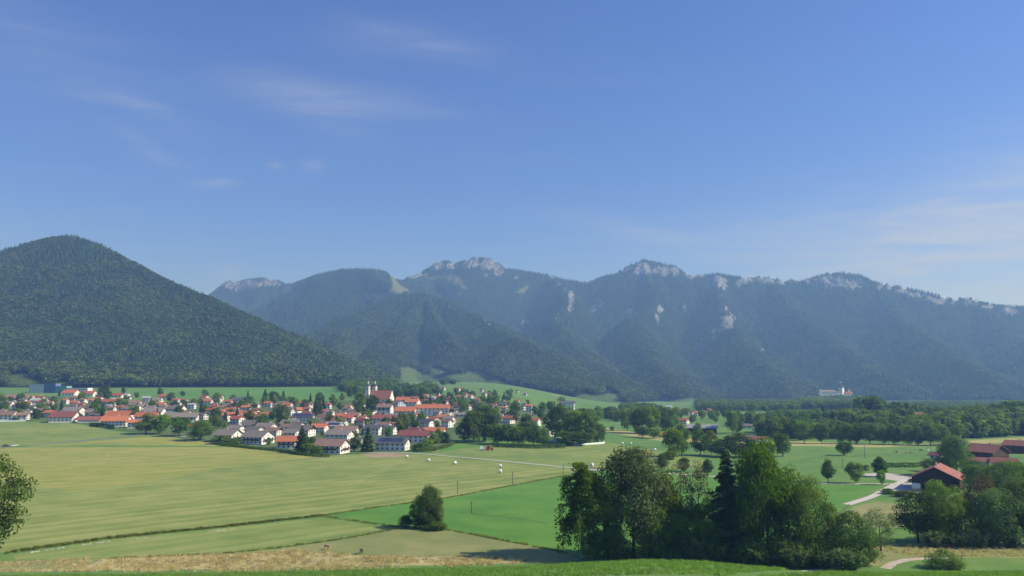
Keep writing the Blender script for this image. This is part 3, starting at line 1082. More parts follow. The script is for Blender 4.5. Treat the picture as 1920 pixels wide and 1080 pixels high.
strip('road', [(-120, 847), (0, 839.5), (60, 834), (120, 829), (200, 822), (262, 816), (290, 812)], 5.2, 0.030, M_asph, 'grey asphalt road crossing the field on the left')
strip('track', [(640, 852), (690, 848.5), (740, 847.5), (800, 851.5), (900, 860.5), (1000, 870), (1060, 876), (1110, 880.5), (1200, 884.5), (1300, 891), (1400, 897), (1500, 904), (1560, 907), (1620, 907.5), (1690, 907)], 3.0, 0.034, M_grav,
      'pale gravel farm track crossing the meadows')
strip('driveway', [(1588, 946), (1615, 938), (1640, 930), (1658, 919), (1680, 908), (1700, 899)], 3.6, 0.040, M_grav, 'gravel driveway curving up to the red-roofed farmhouse')
field('yard', [(1618, 889), (1650, 886), (1688, 890), (1722, 896), (1716, 903), (1690, 903), (1650, 897), (1625, 893)], 0.030, M_grav, 'pale gravel parking area behind the clipped trees', 0.2)
field('yard', [(1668, 916), (1690, 906), (1735, 905), (1740, 925), (1700, 922), (1672, 921)], 0.046, M_grav, 'pale yard before the red-roofed farmhouse', 0.2)
strip('dirt_track', [(1658, 1066), (1660, 1056), (1668, 1050), (1685, 1046), (1715, 1044), (1790, 1046)], 2.6, 0.030, M_dirt, 'short bend of pale dirt track at the foot of the slope', 0.3)
strip('footpath', [(1330, 1090), (1380, 1079), (1440, 1075), (1500, 1072), (1545, 1069)], 1.9, 0.05, M_grav, 'thin pale footpath on the green slope below the camera', 0.12)

M_garden = mat_grass('garden_grass', (0.040, 0.080, 0.018), (0.070, 0.125, 0.026), (0.115, 0.165, 0.045), scale=0.15)
field('gardens', [(-60, 788), (100, 789), (160, 796), (215, 806), (290, 814), (400, 831), (500, 845), (600, 856), (640, 853), (700, 848), (770, 847), (850, 832), (868, 820), (880, 800), (930, 792), (1000, 798), (1060, 790), (1060, 772), (985, 764), (900, 752),
                  (800, 740), (720, 740), (660, 750), (560, 757), (400, 755), (250, 752), (150, 746), (60, 742), (-60, 744)], 0.16, M_garden, 'gardens and lanes between the village houses', 0.3)

# wheel tracks pressed into the mown hay
M_rut = mat_grass('pressed_hay', (0.24, 0.26, 0.085), (0.31, 0.31, 0.12), (0.36, 0.34, 0.15))
for i, (pts, lb) in enumerate([([(758, 862), (735, 872), (700, 886), (672, 898), (640, 907)], 'left wheel track crossing the mown field below the bales'), ([(766, 862), (745, 872), (712, 886), (685, 898), (655, 908)], 'right wheel track crossing the mown field below the bales'),
                               ([(200, 846), (205, 858), (190, 870)], 'faint wheel track in the yellow hay'), ([(862, 824), (840, 836), (815, 848)], 'pale wheel track up the bright meadow')]):
    strip('wheel_track', pts, 0.75, 0.028, M_rut, lb, 0.2)
M_ditch = mat_grass('ditch_bank', (0.035, 0.070, 0.016), (0.060, 0.105, 0.022), (0.10, 0.14, 0.035))
strip('ditch', [(884, 963), (920, 966), (960, 970), (1000, 976), (1025, 981)], 0.9, 0.03, M_ditch, 'dark shallow ditch in the bright green meadow', 0.25)
# ------------------------------------------------------------------ trees
LEAF = {
    'dark': mat_leaf('leaf_dark', (0.086, 0.156, 0.038), 0.42, 0.38),
    'mid': mat_leaf('leaf_mid', (0.128, 0.212, 0.044), 0.42, 0.42),
    'light': mat_leaf('leaf_light', (0.130, 0.200, 0.036), 0.35, 0.40),
    'grey': mat_leaf('leaf_grey', (0.135, 0.205, 0.080), 0.36, 0.34),
    'brown': mat_leaf('leaf_brown', (0.14, 0.125, 0.055), 0.3, 0.25),
    'needle': mat_leaf('needle', (0.064, 0.112, 0.042), 0.36, 0.2),
}
M_bark = mat_plain('bark', (0.11, 0.085, 0.06), 0.95, 0.3, 3.0, 0.5, stretch=(1, 1, 0.2))
M_birchbark = mat_plain('birch_bark', (0.42, 0.40, 0.36), 0.9, 0.35, 4.0, 0.3, stretch=(1, 1, 3))


def leaves(c, nrm, size, r, droop=0.0, aspect=1.6):
    """rhombic leaf sprays at points C facing NRM"""
    n_ = len(c)
    t = r.normal(size=(n_, 3))
    t[:, 2] -= droop
    t -= (t * nrm).sum(1, keepdims=True) * nrm
    t /= np.linalg.norm(t, axis=1, keepdims=True) + 1e-9
    u = np.cross(nrm, t)
    s_ = (size * r.uniform(0.6, 1.35, n_))[:, None]
    bend = nrm * s_ * r.uniform(-0.25, 0.25, (n_, 1))
    v = np.stack([c - t * s_ * aspect * 0.5, c + u * s_ * 0.5 + bend, c + t * s_ * aspect * 0.5, c - u * s_ * 0.5 + bend], 1).reshape(-1, 3)
    f = np.arange(n_ * 4).reshape(-1, 4)
    return v, f


def crown_mesh(name, seed, shape, n_, size, mat, h=10.0):
    """crown of a tree h metres high (trunk at the origin): leaf sprays gathered in clumps through the crown's volume"""
    r = np.random.default_rng(seed)
    P, N = [], []
    if shape in ('round', 'oval', 'wide', 'bush', 'sparse', 'cone'):
        rx, z0, z1, K, cl = {'round': (0.40, 0.05, 1.0, 34, 0.145), 'oval': (0.29, 0.03, 1.0, 34, 0.125), 'wide': (0.56, 0.06, 0.98, 40, 0.16), 'bush': (0.58, -0.05, 0.98, 26, 0.22),
                             'sparse': (0.26, 0.30, 1.0, 24, 0.085), 'cone': (0.33, 0.10, 1.0, 34, 0.11)}[shape]
        zc_, rz = (z0 + z1) / 2, (z1 - z0) / 2
        cs = []
        lean = r.uniform(-0.05, 0.05, 2)
        prof_k = r.uniform(0.75, 1.1, 8)
        for k in range(K):
            for _ in range(20):
                d = r.normal(size=3)
                d /= np.linalg.norm(d)
                q = r.uniform(0.35, 0.86) ** (1 / 2.2)
                zz = zc_ + d[2] * rz * q * 0.9
                wfac = 1.0
                if shape == 'cone':
                    wfac = np.clip(1.25 - (zz - z0) / (z1 - z0) * 1.15, 0.12, 1)
                if shape in ('oval',):
                    wfac = 0.85 + 0.25 * (1 - abs((zz - z0) / (z1 - z0) - 0.45) * 1.6)
                if shape == 'bush':
                    wfac = np.clip(1.15 - max(zz, 0) * 0.7, 0.3, 1)
                wfac *= prof_k[int((math.atan2(d[1], d[0]) / 6.2832 + 0.5) * 7.99)]
                c = np.array((d[0] * rx * q * wfac + lean[0] * zz, d[1] * rx * q * wfac + lean[1] * zz, zz))
                if all(np.linalg.norm(c - e) > cl * 0.62 for e, _ in cs):
                    break
            cs.append((c, cl * r.uniform(0.65, 1.3)))
        tot = sum(q ** 2 for _, q in cs)
        ctr = np.array((0, 0, zc_))
        for c, q in cs:
            m = max(int(n_ * q * q / tot), 3)
            d = r.normal(size=(m, 3))
            d /= np.linalg.norm(d, axis=1, keepdims=True)
            d[:, 2] = np.where(r.random(m) < 0.35, np.abs(d[:, 2]), d[:, 2])
            p = c + d * q * (r.uniform(0.25, 1.12, (m, 1)) ** 0.5) * np.array((1.15, 1.15, 0.82))
            nn = d * 0.7 + r.normal(size=(m, 3)) * 0.45 + (c - ctr) * 0.5 + np.array((0, 0, 0.25))
            P.append(p)
            N.append(nn)
        droop = 0.4
    elif shape == 'birch':
        for k in range(58):
            z = r.uniform(0.30, 0.97)
            a = r.uniform(0, 6.283)
            rad = 0.30 * (1 - ((z - 0.42) / 0.62) ** 2 * 0.75) * r.uniform(0.35, 1.0)
            m = n_ // 58
            t = r.uniform(0, 1, m)
            L = r.uniform(0.14, 0.34)
            p = np.stack([math.cos(a) * rad * (0.4 + 0.6 * np.sqrt(t)) + r.normal(0, 0.024, m), math.sin(a) * rad * (0.4 + 0.6 * np.sqrt(t)) + r.normal(0, 0.024, m), z + 0.05 * np.sin(t * 2.5) - L * t ** 1.8], -1)
            p[:, 2] = np.maximum(p[:, 2], 0.03)
            P.append(p)
            N.append(r.normal(size=(m, 3)) + np.array((math.cos(a), math.sin(a), 0.2)) * 0.5)
        droop = 2.0
    elif shape == 'poplar':
        m = n_
        z = r.uniform(0.06, 1.0, m)
        a = r.uniform(0, 6.283, m)
        q = 0.13 * np.sin(np.clip(z * 1.0, 0, 1) * 3.0) ** 0.6 * np.sqrt(r.uniform(0.2, 1, m)) * (1 + 0.3 * np.sin(a * 3 + z * 14))
        P.append(np.stack([q * np.cos(a), q * np.sin(a), z], -1))
        N.append(np.stack([np.cos(a), np.sin(a), 0.5 + 0 * a], -1) + r.normal(size=(m, 3)) * 0.5)
        droop = -1.5
    elif shape == 'spruce':
        tiers = 24
        for k in range(tiers):
            z = 0.05 + 0.93 * (k / (tiers - 1)) ** 0.95 + r.uniform(-0.012, 0.012)
            L = 0.235 * (1 - k / tiers) ** 0.9 * r.uniform(0.8, 1.15) + 0.008
            nb = max(int(11 * (1 - k / tiers)) + 4, 4)
            a0 = r.uniform(0, 6.28)
            for j in range(nb):
                a = a0 + 6.2832 * j / nb + r.uniform(-0.2, 0.2)
                m = max(int(n_ / (tiers * 7.5) * (L / 0.13 + 0.2)), 3)
                t = r.uniform(0.12, 1.0, m) ** 0.8
                Lb = L * r.uniform(0.7, 1.15)
                zj = r.uniform(-0.03, 0.03)
                sag = zj - 0.17 * Lb / 0.2 * t + 0.07 * t * t * (1 - k / tiers)
                side = r.normal(0, 0.016, m) * (1.2 - t * 0.5)
                p = np.stack([np.cos(a) * Lb * t - np.sin(a) * side, np.sin(a) * Lb * t + np.cos(a) * side, z + sag * 0.8 - np.abs(r.normal(0, 0.013, m))], -1)
                P.append(p)
                N.append(np.array((math.cos(a) * 0.35, math.sin(a) * 0.35, 0.8)) + r.normal(size=(m, 3)) * 0.4)
        droop = 0.7
    elif shape == 'whip':
        for k in range(46):
            a, s_ = r.uniform(0, 6.283), r.uniform(0.15, 0.75)
            m = n_ // 46
            t = r.uniform(0.05, 1, m)
            top = np.array((math.cos(a) * s_ * 0.5, math.sin(a) * s_ * 0.5, r.uniform(0.55, 1.0)))
            p = np.outer(t, top) + np.array((math.cos(a), math.sin(a), 0)) * s_ * 0.15 + r.normal(0, 0.03, (m, 3))
            p[:, 2] = np.abs(p[:, 2])
            P.append(p)
            N.append(r.normal(size=(m, 3)) + np.array((math.cos(a), math.sin(a), 0.5)))
        droop = -1.2
    P, N = np.concatenate(P) * h, np.concatenate(N)
    N /= np.linalg.norm(N, axis=1, keepdims=True) + 1e-9
    v, f = leaves(P, N, size, r, droop, 1.9 if shape in ('spruce', 'whip') else 1.5)
    return mesh_np(name, v, f, mat)


def trunk_mesh(seed, shape, mat, h=10.0, limbs=7):
    r = random.Random(seed)
    b = MB()
    top = {'spruce': 0.96, 'poplar': 0.9, 'birch': 0.93, 'sparse': 0.95, 'cone': 0.85}.get(shape, 0.72) * h
    r0 = {'birch': 0.14, 'sparse': 0.13, 'cone': 0.14}.get(shape, 0.20) * h / 10
    bx_, by_ = r.uniform(-.2, .2), r.uniform(-.2, .2)
    pts = [(0, 0, -0.3), (bx_ * 0.3, by_ * 0.3, top * 0.3), (bx_, by_, top * 0.65), (bx_ * 0.8, by_ * 1.1, top)]
    b.tube(pts, [r0 * 1.25, r0 * 0.85, r0 * 0.5, r0 * 0.10], 7)
    if shape not in ('spruce', 'poplar'):
        for k in range(limbs):
            z = h * r.uniform(0.24, 0.62)
            a = 2 * math.pi * (k + r.uniform(-.3, .3)) / limbs
            L = h * {'wide': 0.40, 'birch': 0.2, 'sparse': 0.2, 'cone': 0.2, 'oval': 0.22}.get(shape, 0.30) * r.uniform(0.7, 1.1)
            up = L * r.uniform(0.4, 1.0)
            p0 = Vector((bx_ * z / top, by_ * z / top, z))
            p1 = p0 + Vector((math.cos(a) * L * 0.5, math.sin(a) * L * 0.5, up * 0.4))
            p2 = p0 + Vector((math.cos(a) * L, math.sin(a) * L, up))
            b.tube([p0, p1, p2], [r0 * 0.42, r0 * 0.28, r0 * 0.07], 5)
    return b.mesh('trunk', mat)


TREES = {}


def tree_kind(key, shape, leaf, n_, size, variants=2, bark=None):
    """prepare the shared meshes of one kind of tree (10 m high)"""
    TREES[key] = []
    for i in range(variants):
        s_ = abs(hash_(key)) % 1000 + i * 31
        c = crown_mesh('crown', s_, shape, n_, size, LEAF[leaf])
        t = None if shape in ('bush', 'whip') else trunk_mesh(s_, shape, bark or M_bark)
        co = np.empty(len(c.vertices) * 3, np.float32)
        c.vertices.foreach_get('co', co)
        co = co.reshape(-1, 3)
        TREES[key].append((c, t, np.percentile(co[:, 2], 99.5), np.percentile(np.hypot(co[:, 0], co[:, 1]), 97) * 2))


def hash_(s):
    q = 7
    for ch in s:
        q = (q * 131 + ord(ch)) % 1000003
    return q


# near the camera: fine sprays; further out: coarser
for key, shape, leaf, n_, size, nv in (
        ('h_ash', 'round', 'grey', 13000, 0.185, 2), ('h_maple', 'round', 'mid', 13000, 0.185, 2), ('h_lime', 'oval', 'mid', 10000, 0.19, 2), ('h_light', 'oval', 'light', 6500, 0.21, 1),
        ('h_brown', 'oval', 'brown', 6000, 0.19, 1), ('h_dark', 'round', 'dark', 9000, 0.21, 2), ('h_wide', 'wide', 'dark', 9000, 0.22, 1),
        ('h_birch', 'birch', 'mid', 15000, 0.15, 1), ('h_sparse', 'sparse', 'brown', 1500, 0.17, 2), ('h_orchard', 'round', 'grey', 2600, 0.22, 1),
        ('h_spruce', 'spruce', 'needle', 17000, 0.125, 1), ('h_bush', 'bush', 'dark', 4200, 0.40, 3), ('h_bushl', 'bush', 'light', 4200, 0.40, 2), ('h_whip', 'whip', 'grey', 2300, 0.42, 3),
        ('m_round', 'round', 'dark', 2600, 0.42, 4), ('m_roundm', 'round', 'mid', 2600, 0.42, 4), ('m_oval', 'oval', 'mid', 2200, 0.40, 3), ('m_wide', 'wide', 'dark', 3200, 0.44, 3), ('m_cone', 'cone', 'dark', 2400, 0.36, 2),
        ('m_spruce', 'spruce', 'needle', 3200, 0.34, 3), ('m_poplar', 'poplar', 'dark', 1100, 0.4, 1), ('m_bush', 'bush', 'mid', 1000, 0.85, 3), ('m_bushd', 'bush', 'dark', 1000, 0.85, 3), ('m_light', 'round', 'light', 2400, 0.42, 2),
        ('f_round', 'round', 'dark', 750, 0.75, 4), ('f_mid', 'round', 'mid', 750, 0.75, 4), ('f_oval', 'oval', 'mid', 700, 0.70, 3), ('f_spruce', 'spruce', 'needle', 900, 0.6, 3)):
    tree_kind(key, shape, leaf, n_, size, nv, M_birchbark if shape == 'birch' else None)
PLACED = []          # (x, y, radius, label) of what stands on the ground
KIND_NAME = {'spruce': 'spruce_tree', 'poplar': 'poplar_tree', 'birch': 'birch_tree', 'bush': 'shrub', 'bushl': 'shrub', 'bushd': 'shrub', 'whip': 'shrub', 'orchard': 'orchard_tree', 'cone': 'clipped_tree'}
CAT = {'spruce_tree': 'spruce', 'poplar_tree': 'poplar', 'birch_tree': 'birch', 'shrub': 'shrub', 'orchard_tree': 'fruit tree', 'clipped_tree': 'tree', 'broadleaf_tree': 'tree'}
_tc = {}


def tree(px, py, hpx, wpx, key, label, group=None, world=None):
    """one tree whose foot is at a pixel of the photograph, with its height and spread in photograph pixels"""
    p = at(px, py) if world is None else np.array(world, float)
    if world is None and p[1] < 196:        # behind the brow of the near slope, not on it
        p = at_depth(px, py, 205.0 + rnd.uniform(0, 3))
        p[2] = float(gz(p[0], p[1]))
    k = p[1] / F if world is None else 1.0
    H, W = hpx * k * 1.0, wpx * k
    _tc[key] = _tc.get(key, -1) + 1
    c, t, ch, cw = TREES[key][_tc[key] % len(TREES[key])]
    nm = KIND_NAME.get(key.split('_')[1], 'broadleaf_tree')
    sz = H / ch
    sx = min(max(W / cw, sz * 0.55), sz * 2.4)
    root = bpy.data.objects.new(nm, None)
    root.empty_display_size = 0.5
    COL.objects.link(root)
    root.location = [float(q) for q in p]
    root.rotation_euler = (0, 0, rnd.uniform(0, 6.28))
    root.scale = (sx, sx, sz)
    tag(root, label, CAT[nm], group)
    obj('crown', c, root)
    if t is not None:
        obj('trunk', t, root)
    else:
        root.location.z -= 0.02
    PLACED.append((p[0], p[1], W * 0.5, label))
    return root


COPSE = 'trees of the copse at the foot of the slope'
for a in [
    (1092, 1046, 168, 100, 'h_birch', 'drooping birch at the left end of the foreground copse'),
    (1188, 1047, 194, 138, 'h_ash', 'tall grey-green ash right of the birch in the foreground copse'),
    (1246, 1043, 150, 78, 'h_light', 'light green tree on the right flank of the tall grey-green ash'),
    (1279, 1042, 166, 56, 'h_sparse', 'thin half-bare brownish tree, left of two in the foreground copse'),
    (1312, 1042, 168, 56, 'h_sparse', 'thin half-bare brownish tree, right of two, beside the dark spruce'),
    (1366, 1046, 186, 96, 'h_spruce', 'dark spruce with hanging boughs in the foreground copse'),
    (1440, 1052, 214, 122, 'h_maple', 'tallest maple of the foreground copse, right of the dark spruce'),
    (1402, 1052, 150, 70, 'h_dark', 'dark tree filling the gap between spruce and tallest maple'),
    (1480, 1052, 140, 74, 'h_light', 'yellowish-green tree in front of the tallest maple'),
    (1522, 1056, 152, 92, 'h_maple', 'spreading maple at the right side of the foreground copse'),
    (1595, 1056, 92, 104, 'h_dark', 'low round dark tree at the right end of the foreground copse'),
    (1140, 1046, 130, 80, 'h_lime', 'dark tree between the birch and the tall ash'),
    (1215, 1046, 110, 80, 'h_dark', 'low dark tree under the tall grey-green ash'),
    (1262, 1045, 104, 66, 'h_maple', 'low green tree under the two thin half-bare trees'),
    (1300, 1046, 92, 60, 'h_light', 'low light green tree between the half-bare trees and the spruce'),
    (1330, 1044, 100, 70, 'h_lime', 'low dark tree at the left foot of the spruce'),
]:
    tree(*a, group=COPSE)
tree(1652, 1033, 75, 64, 'h_orchard', 'loose young fruit tree with stakes right of the foreground copse')
for i, (x_, y_, h_, w_, k_) in enumerate([
        (1118, 1048, 46, 70, 'h_bush'), (1165, 1048, 40, 66, 'h_bush'), (1225, 1046, 44, 70, 'h_bush'), (1285, 1046, 50, 74, 'h_bush'), (1345, 1050, 46, 70, 'h_bush'), (1410, 1056, 52, 76, 'h_bush'),
        (1470, 1060, 46, 70, 'h_bush'), (1535, 1062, 52, 70, 'h_bush'), (1620, 1060, 44, 60, 'h_bush')]):
    tree(x_, y_, h_, w_, k_, '%s dark undergrowth shrub from the left along the foreground copse' % ['first', 'second', 'third', 'fourth', 'fifth', 'sixth', 'seventh', 'eighth', 'ninth'][i], 'undergrowth of the foreground copse')
for i, (x_, y_, h_, w_, k_) in enumerate([(1312, 1050, 46, 56, 'h_whip'), (1448, 1062, 34, 66, 'h_whip'), (1498, 1066, 46, 52, 'h_whip'), (1548, 1067, 40, 56, 'h_whip'), (1592, 1068, 40, 62, 'h_whip')]):
    tree(x_, y_, h_, w_, k_, '%s pale willow shrub from the left before the foreground copse' % ['first', 'second', 'third', 'fourth', 'fifth'][i], 'pale shrubs before the foreground copse')
for a in [
    (1722, 1018, 92, 88, 'h_dark', 'round dark tree at the left end of the right copse'),
    (1768, 1020, 112, 74, 'h_maple', 'green tree in front of the red-roofed farmhouse'),
    (1806, 1020, 84, 62, 'h_light', 'yellow-green tree below the farmhouse in the right copse'),
    (1842, 1016, 118, 74, 'h_brown', 'brownish-leaved tree right of the farmhouse'),
    (1872, 1024, 100, 86, 'h_ash', 'grey-green tree low in the right copse'),
    (1912, 1022, 118, 80, 'h_dark', 'dark tree at the right picture edge below the farm'),
    (1946, 1024, 118, 90, 'h_maple', 'tree cut by the right picture edge below the reddish shed'),
    (1838, 936, 62, 66, 'h_wide', 'dark spreading tree right of the farmhouse roof'),
    (1876, 938, 70, 76, 'h_wide', 'second dark spreading tree right of the farmhouse roof'),
    (1918, 936, 66, 70, 'h_wide', 'dark spreading tree at the right edge under the farm roofs'),
    (1795, 892, 72, 62, 'h_ash', 'big grey-green tree between the red farm roofs'),
    (1770, 890, 32, 46, 'h_light', 'light green bushy tree behind the farmhouse ridge'),
    (1742, 884, 22, 34, 'h_light', 'small light green tree left of the farmhouse chimney'),
    (1826, 900, 36, 50, 'h_dark', 'dark tree before the lower red farm roof'),
    (-30, 1056, 190, 140, 'h_dark', 'tall tree cut by the left picture edge'),
    (806, 991, 76, 44, 'h_ash', 'tallest tree of the clump standing in the mid-field'),
    (786, 989, 58, 36, 'h_maple', 'lower tree on the left of the mid-field clump'),
    (824, 992, 50, 22, 'h_lime', 'slim tree on the right of the mid-field clump'),
    (760, 989, 22, 30, 'h_bush', 'round dark bush left of the mid-field clump'),
    (820, 994, 16, 44, 'h_bush', 'low dark bush at the right foot of the mid-field clump'),
    (790, 991, 20, 40, 'h_bush', 'low bush at the left foot of the mid-field clump'),
    (1774, 1066, 32, 66, 'h_bushl', 'round green bush alone on the near grass at the right'),
    (1664, 926, 10, 30, 'h_bush', 'low bush beside the driveway bend'),
    (1694, 931, 12, 46, 'h_bushl', 'spreading low bush under the farm yard'),
]:
    tree(*a)
for i, (x_, h_) in enumerate([(1748, 30), (1790, 26), (1818, 30), (1838, 34), (1862, 30), (1895, 24)]):
    tree(x_, 1026 + (i % 2), h_, 40, 'h_whip', '%s pale whip-like shrub from the left before the right copse' % ['first', 'second', 'third', 'fourth', 'fifth', 'sixth'][i], 'pale shrubs before the right copse')
for a in [
    (1584, 854, 25, 31, 'm_wide', 'lone spreading tree in the green pasture before the avenue'),
    (1553, 905, 42, 27, 'm_cone', 'dark egg-shaped tree left of the gravel parking area'),
    (1605, 906, 38, 33, 'm_roundm', 'rounder green tree beside the gravel parking area'),
    (1650, 894, 36, 27, 'm_cone', 'dark egg-shaped tree behind the gravel parking area'),
    (1653, 909, 27, 17, 'm_roundm', 'small slim tree in front of the gravel parking area'),
    (1241, 884, 32, 25, 'm_cone', 'left of three small dark trees behind the foreground copse'),
    (1282, 884, 25, 25, 'm_round', 'middle of three small dark trees behind the foreground copse'),
    (1326, 892, 30, 23, 'm_cone', 'right, pointed one of three small trees behind the foreground copse'),
    (1262, 857, 52, 40, 'm_roundm', 'lighter tree at the left of the group by the orange barn'),
    (1278, 856, 60, 36, 'm_light', 'tall pale green tree left of the long grey-roofed barn'),
    (1313, 854, 46, 40, 'm_round', 'dark tree before the long grey-roofed barn'),
    (1333, 853, 44, 26, 'm_oval', 'brownish slim tree before the long grey-roofed barn'),
    (1386, 857, 44, 66, 'm_wide', 'broad dark dome-shaped tree in the middle meadow'),
    (1352, 856, 32, 44, 'm_wide', 'lower dark tree left of the dome-shaped tree'),
    (1468, 856, 42, 38, 'm_oval', 'light green tree above the tallest maple of the copse'),
    (1441, 858, 28, 26, 'm_round', 'small dark tree left of the light green meadow tree'),
    (1255, 862, 16, 30, 'm_bush', 'low grey bush under the group by the orange barn'),
    (1148, 808, 9, 10, 'm_round', 'tiny round tree alone in the far meadow'),
    (1374, 814, 46, 26, 'm_light', 'tall yellow-green tree behind the long grey-roofed barn'),
    (1384, 812, 34, 24, 'm_round', 'dark tree just right of the tall yellow-green one'),
    (1309, 815, 22, 18, 'm_oval', 'small tree before the grey barn wall'),
    (195, 749, 27, 24, 'm_round', 'large dark round tree below the far meadow on the left'),
    (231, 741, 16, 8, 'm_poplar', 'slim dark poplar against the far meadow'),
    (274, 814, 38, 42, 'm_roundm', 'big tree left of the pair where the road meets the village'),
    (300, 814, 36, 38, 'm_roundm', 'big tree right of the pair where the road meets the village'),
    (336, 818, 35, 36, 'm_round', 'dark round tree right of the parked white car'),
    (376, 826, 37, 48, 'm_wide', 'broad dark tree at the field edge left of the grey-roofed houses'),
    (418, 832, 16, 40, 'm_bushd', 'dark bush row end before the first grey-roofed house'),
    (441, 833, 12, 30, 'm_bush', 'bush before the second grey-roofed house'),
    (565, 850, 46, 30, 'm_spruce', 'spruce in front of the orange-roofed front house'),
    (577, 852, 20, 36, 'm_bushd', 'dark bush beside the spruce in the front row'),
    (596, 852, 16, 24, 'm_bush', 'bush left of the large brown-roofed front house'),
    (690, 847, 45, 26, 'm_spruce', 'tall dark spruce between brown-roofed and white solar house'),
    (664, 846, 26, 26, 'm_light', 'light green tree right of the large brown-roofed house'),
    (405, 792, 28, 24, 'm_round', 'dark conical tree left of the orange twin houses'),
    (403, 800, 20, 22, 'm_roundm', 'green tree before the orange twin houses'),
    (530, 800, 40, 30, 'm_oval', 'tall pale tree in the middle of the village'),
    (513, 756, 22, 20, 'm_round', 'big dark tree under the far meadow'),
    (497, 744, 14, 10, 'f_spruce', 'pointed tree against the far meadow above the village'),
    (531, 752, 18, 12, 'f_spruce', 'second pointed tree against the far meadow'),
    (592, 778, 34, 14, 'm_spruce', 'left one of three dark spruces in the upper village'),
    (598, 776, 30, 12, 'm_spruce', 'middle one of three dark spruces in the upper village'),
    (606, 776, 32, 12, 'm_spruce', 'right one of three dark spruces in the upper village'),
    (675, 778, 42, 24, 'm_roundm', 'tall tree group below the church on the left'),
    (697, 780, 40, 26, 'm_round', 'tall dark tree right below the church towers'),
    (774, 796, 24, 16, 'm_spruce', 'dark spruce before the long orange hotel roof'),
    (741, 752, 18, 16, 'f_spruce', 'dark conifer right of the church gable'),
    (810, 838, 26, 34, 'm_roundm', 'leafy tree at the village edge before the orange roofs'),
    (830, 830, 20, 28, 'm_bush', 'bush at the village edge beside the bright meadow'),
    (788, 846, 16, 34, 'm_bushd', 'dark bush beside the white solar house'),
    (800, 842, 18, 30, 'm_bush', 'green bush at the track by the solar house'),
    (727, 822, 22, 18, 'm_oval', 'slim tree behind the white solar house'),
    (752, 818, 22, 18, 'm_round', 'tree behind the maroon front roof'),
]:
    tree(*a)
for i, (x_, y_, h_, w_, k_) in enumerate([
        (872, 829, 42, 34, 'm_round'), (888, 830, 58, 44, 'm_roundm'), (908, 828, 64, 56, 'm_round'), (933, 833, 36, 36, 'm_roundm'), (952, 834, 38, 34, 'm_round'), (972, 834, 34, 36, 'm_roundm'), (986, 826, 48, 36, 'm_oval'),
        (1000, 836, 38, 36, 'm_round'), (1020, 836, 32, 34, 'm_roundm'), (1046, 826, 66, 52, 'm_round'), (1074, 830, 58, 44, 'm_roundm'), (1100, 833, 60, 52, 'm_round'), (1122, 832, 38, 30, 'm_roundm'),
        (1062, 836, 26, 44, 'm_roundm'), (1090, 836, 26, 44, 'm_round')]):
    tree(x_, y_, h_, w_, k_, '%s tree from the left in the dense grove east of the village' % ['first', 'second', 'third', 'fourth', 'fifth', 'sixth', 'seventh', 'eighth', 'ninth', 'tenth', 'eleventh', 'twelfth', 'thirteenth', 'fourteenth', 'fifteenth'][i],
         'grove between village and meadow')
for i, (x_, y_, h_, w_) in enumerate([(1508, 831, 38, 34), (1541, 832, 36, 26), (1577, 832, 36, 26), (1594, 832, 36, 24), (1606, 832, 34, 22), (1631, 833, 40, 32), (1655, 833, 34, 20), (1667, 833, 32, 18), (1680, 834, 36, 26), (1703, 834, 36, 26),
                                      (1722, 835, 34, 26), (1745, 835, 40, 34), (1768, 835, 38, 34), (1790, 833, 32, 26)]):
    tree(x_, y_, h_, w_, 'm_round' if i % 3 else 'm_roundm', '%s tree from the left in the avenue across the right meadow' % ['first', 'second', 'third', 'fourth', 'fifth', 'sixth', 'seventh', 'eighth', 'ninth', 'tenth', 'eleventh', 'twelfth', 'thirteenth', 'fourteenth'][i],
         'avenue of round trees')
for i, (x_, y_, h_, w_) in enumerate([(1176, 808, 40, 30), (1196, 812, 46, 34), (1220, 813, 50, 42), (1248, 808, 44, 38), (1262, 806, 40, 30), (1205, 820, 20, 30), (1225, 822, 20, 30)]):
    tree(x_, y_, h_, w_, 'm_round' if i % 2 else 'm_roundm', '%s tree from the left in the grove behind the orange barn' % ['first', 'second', 'third', 'fourth', 'fifth', 'sixth', 'seventh'][i], 'grove behind the orange barn')
for i, (x_, y_, h_, w_) in enumerate([(1428, 824, 36, 34), (1445, 824, 38, 34), (1466, 822, 40, 34), (1487, 822, 38, 34), (1500, 826, 34, 30)]):
    tree(x_, y_, h_, w_, 'm_round' if i % 2 else 'm_roundm', '%s tree from the left in the row beyond the dome-shaped tree' % ['first', 'second', 'third', 'fourth', 'fifth'][i], 'row left of the avenue')

# woods on the right and along the valley floor: one mass each
wp = bpy.data.collections.new('wood_prototypes')
for i, (key, j) in enumerate([('f_round', 0), ('f_round', 1), ('f_round', 2), ('f_mid', 0), ('f_mid', 1), ('f_mid', 2), ('f_oval', 0), ('f_spruce', 0)]):
    o = bpy.data.objects.new('a%d' % i, TREES[key][j][0])
    wp.objects.link(o)


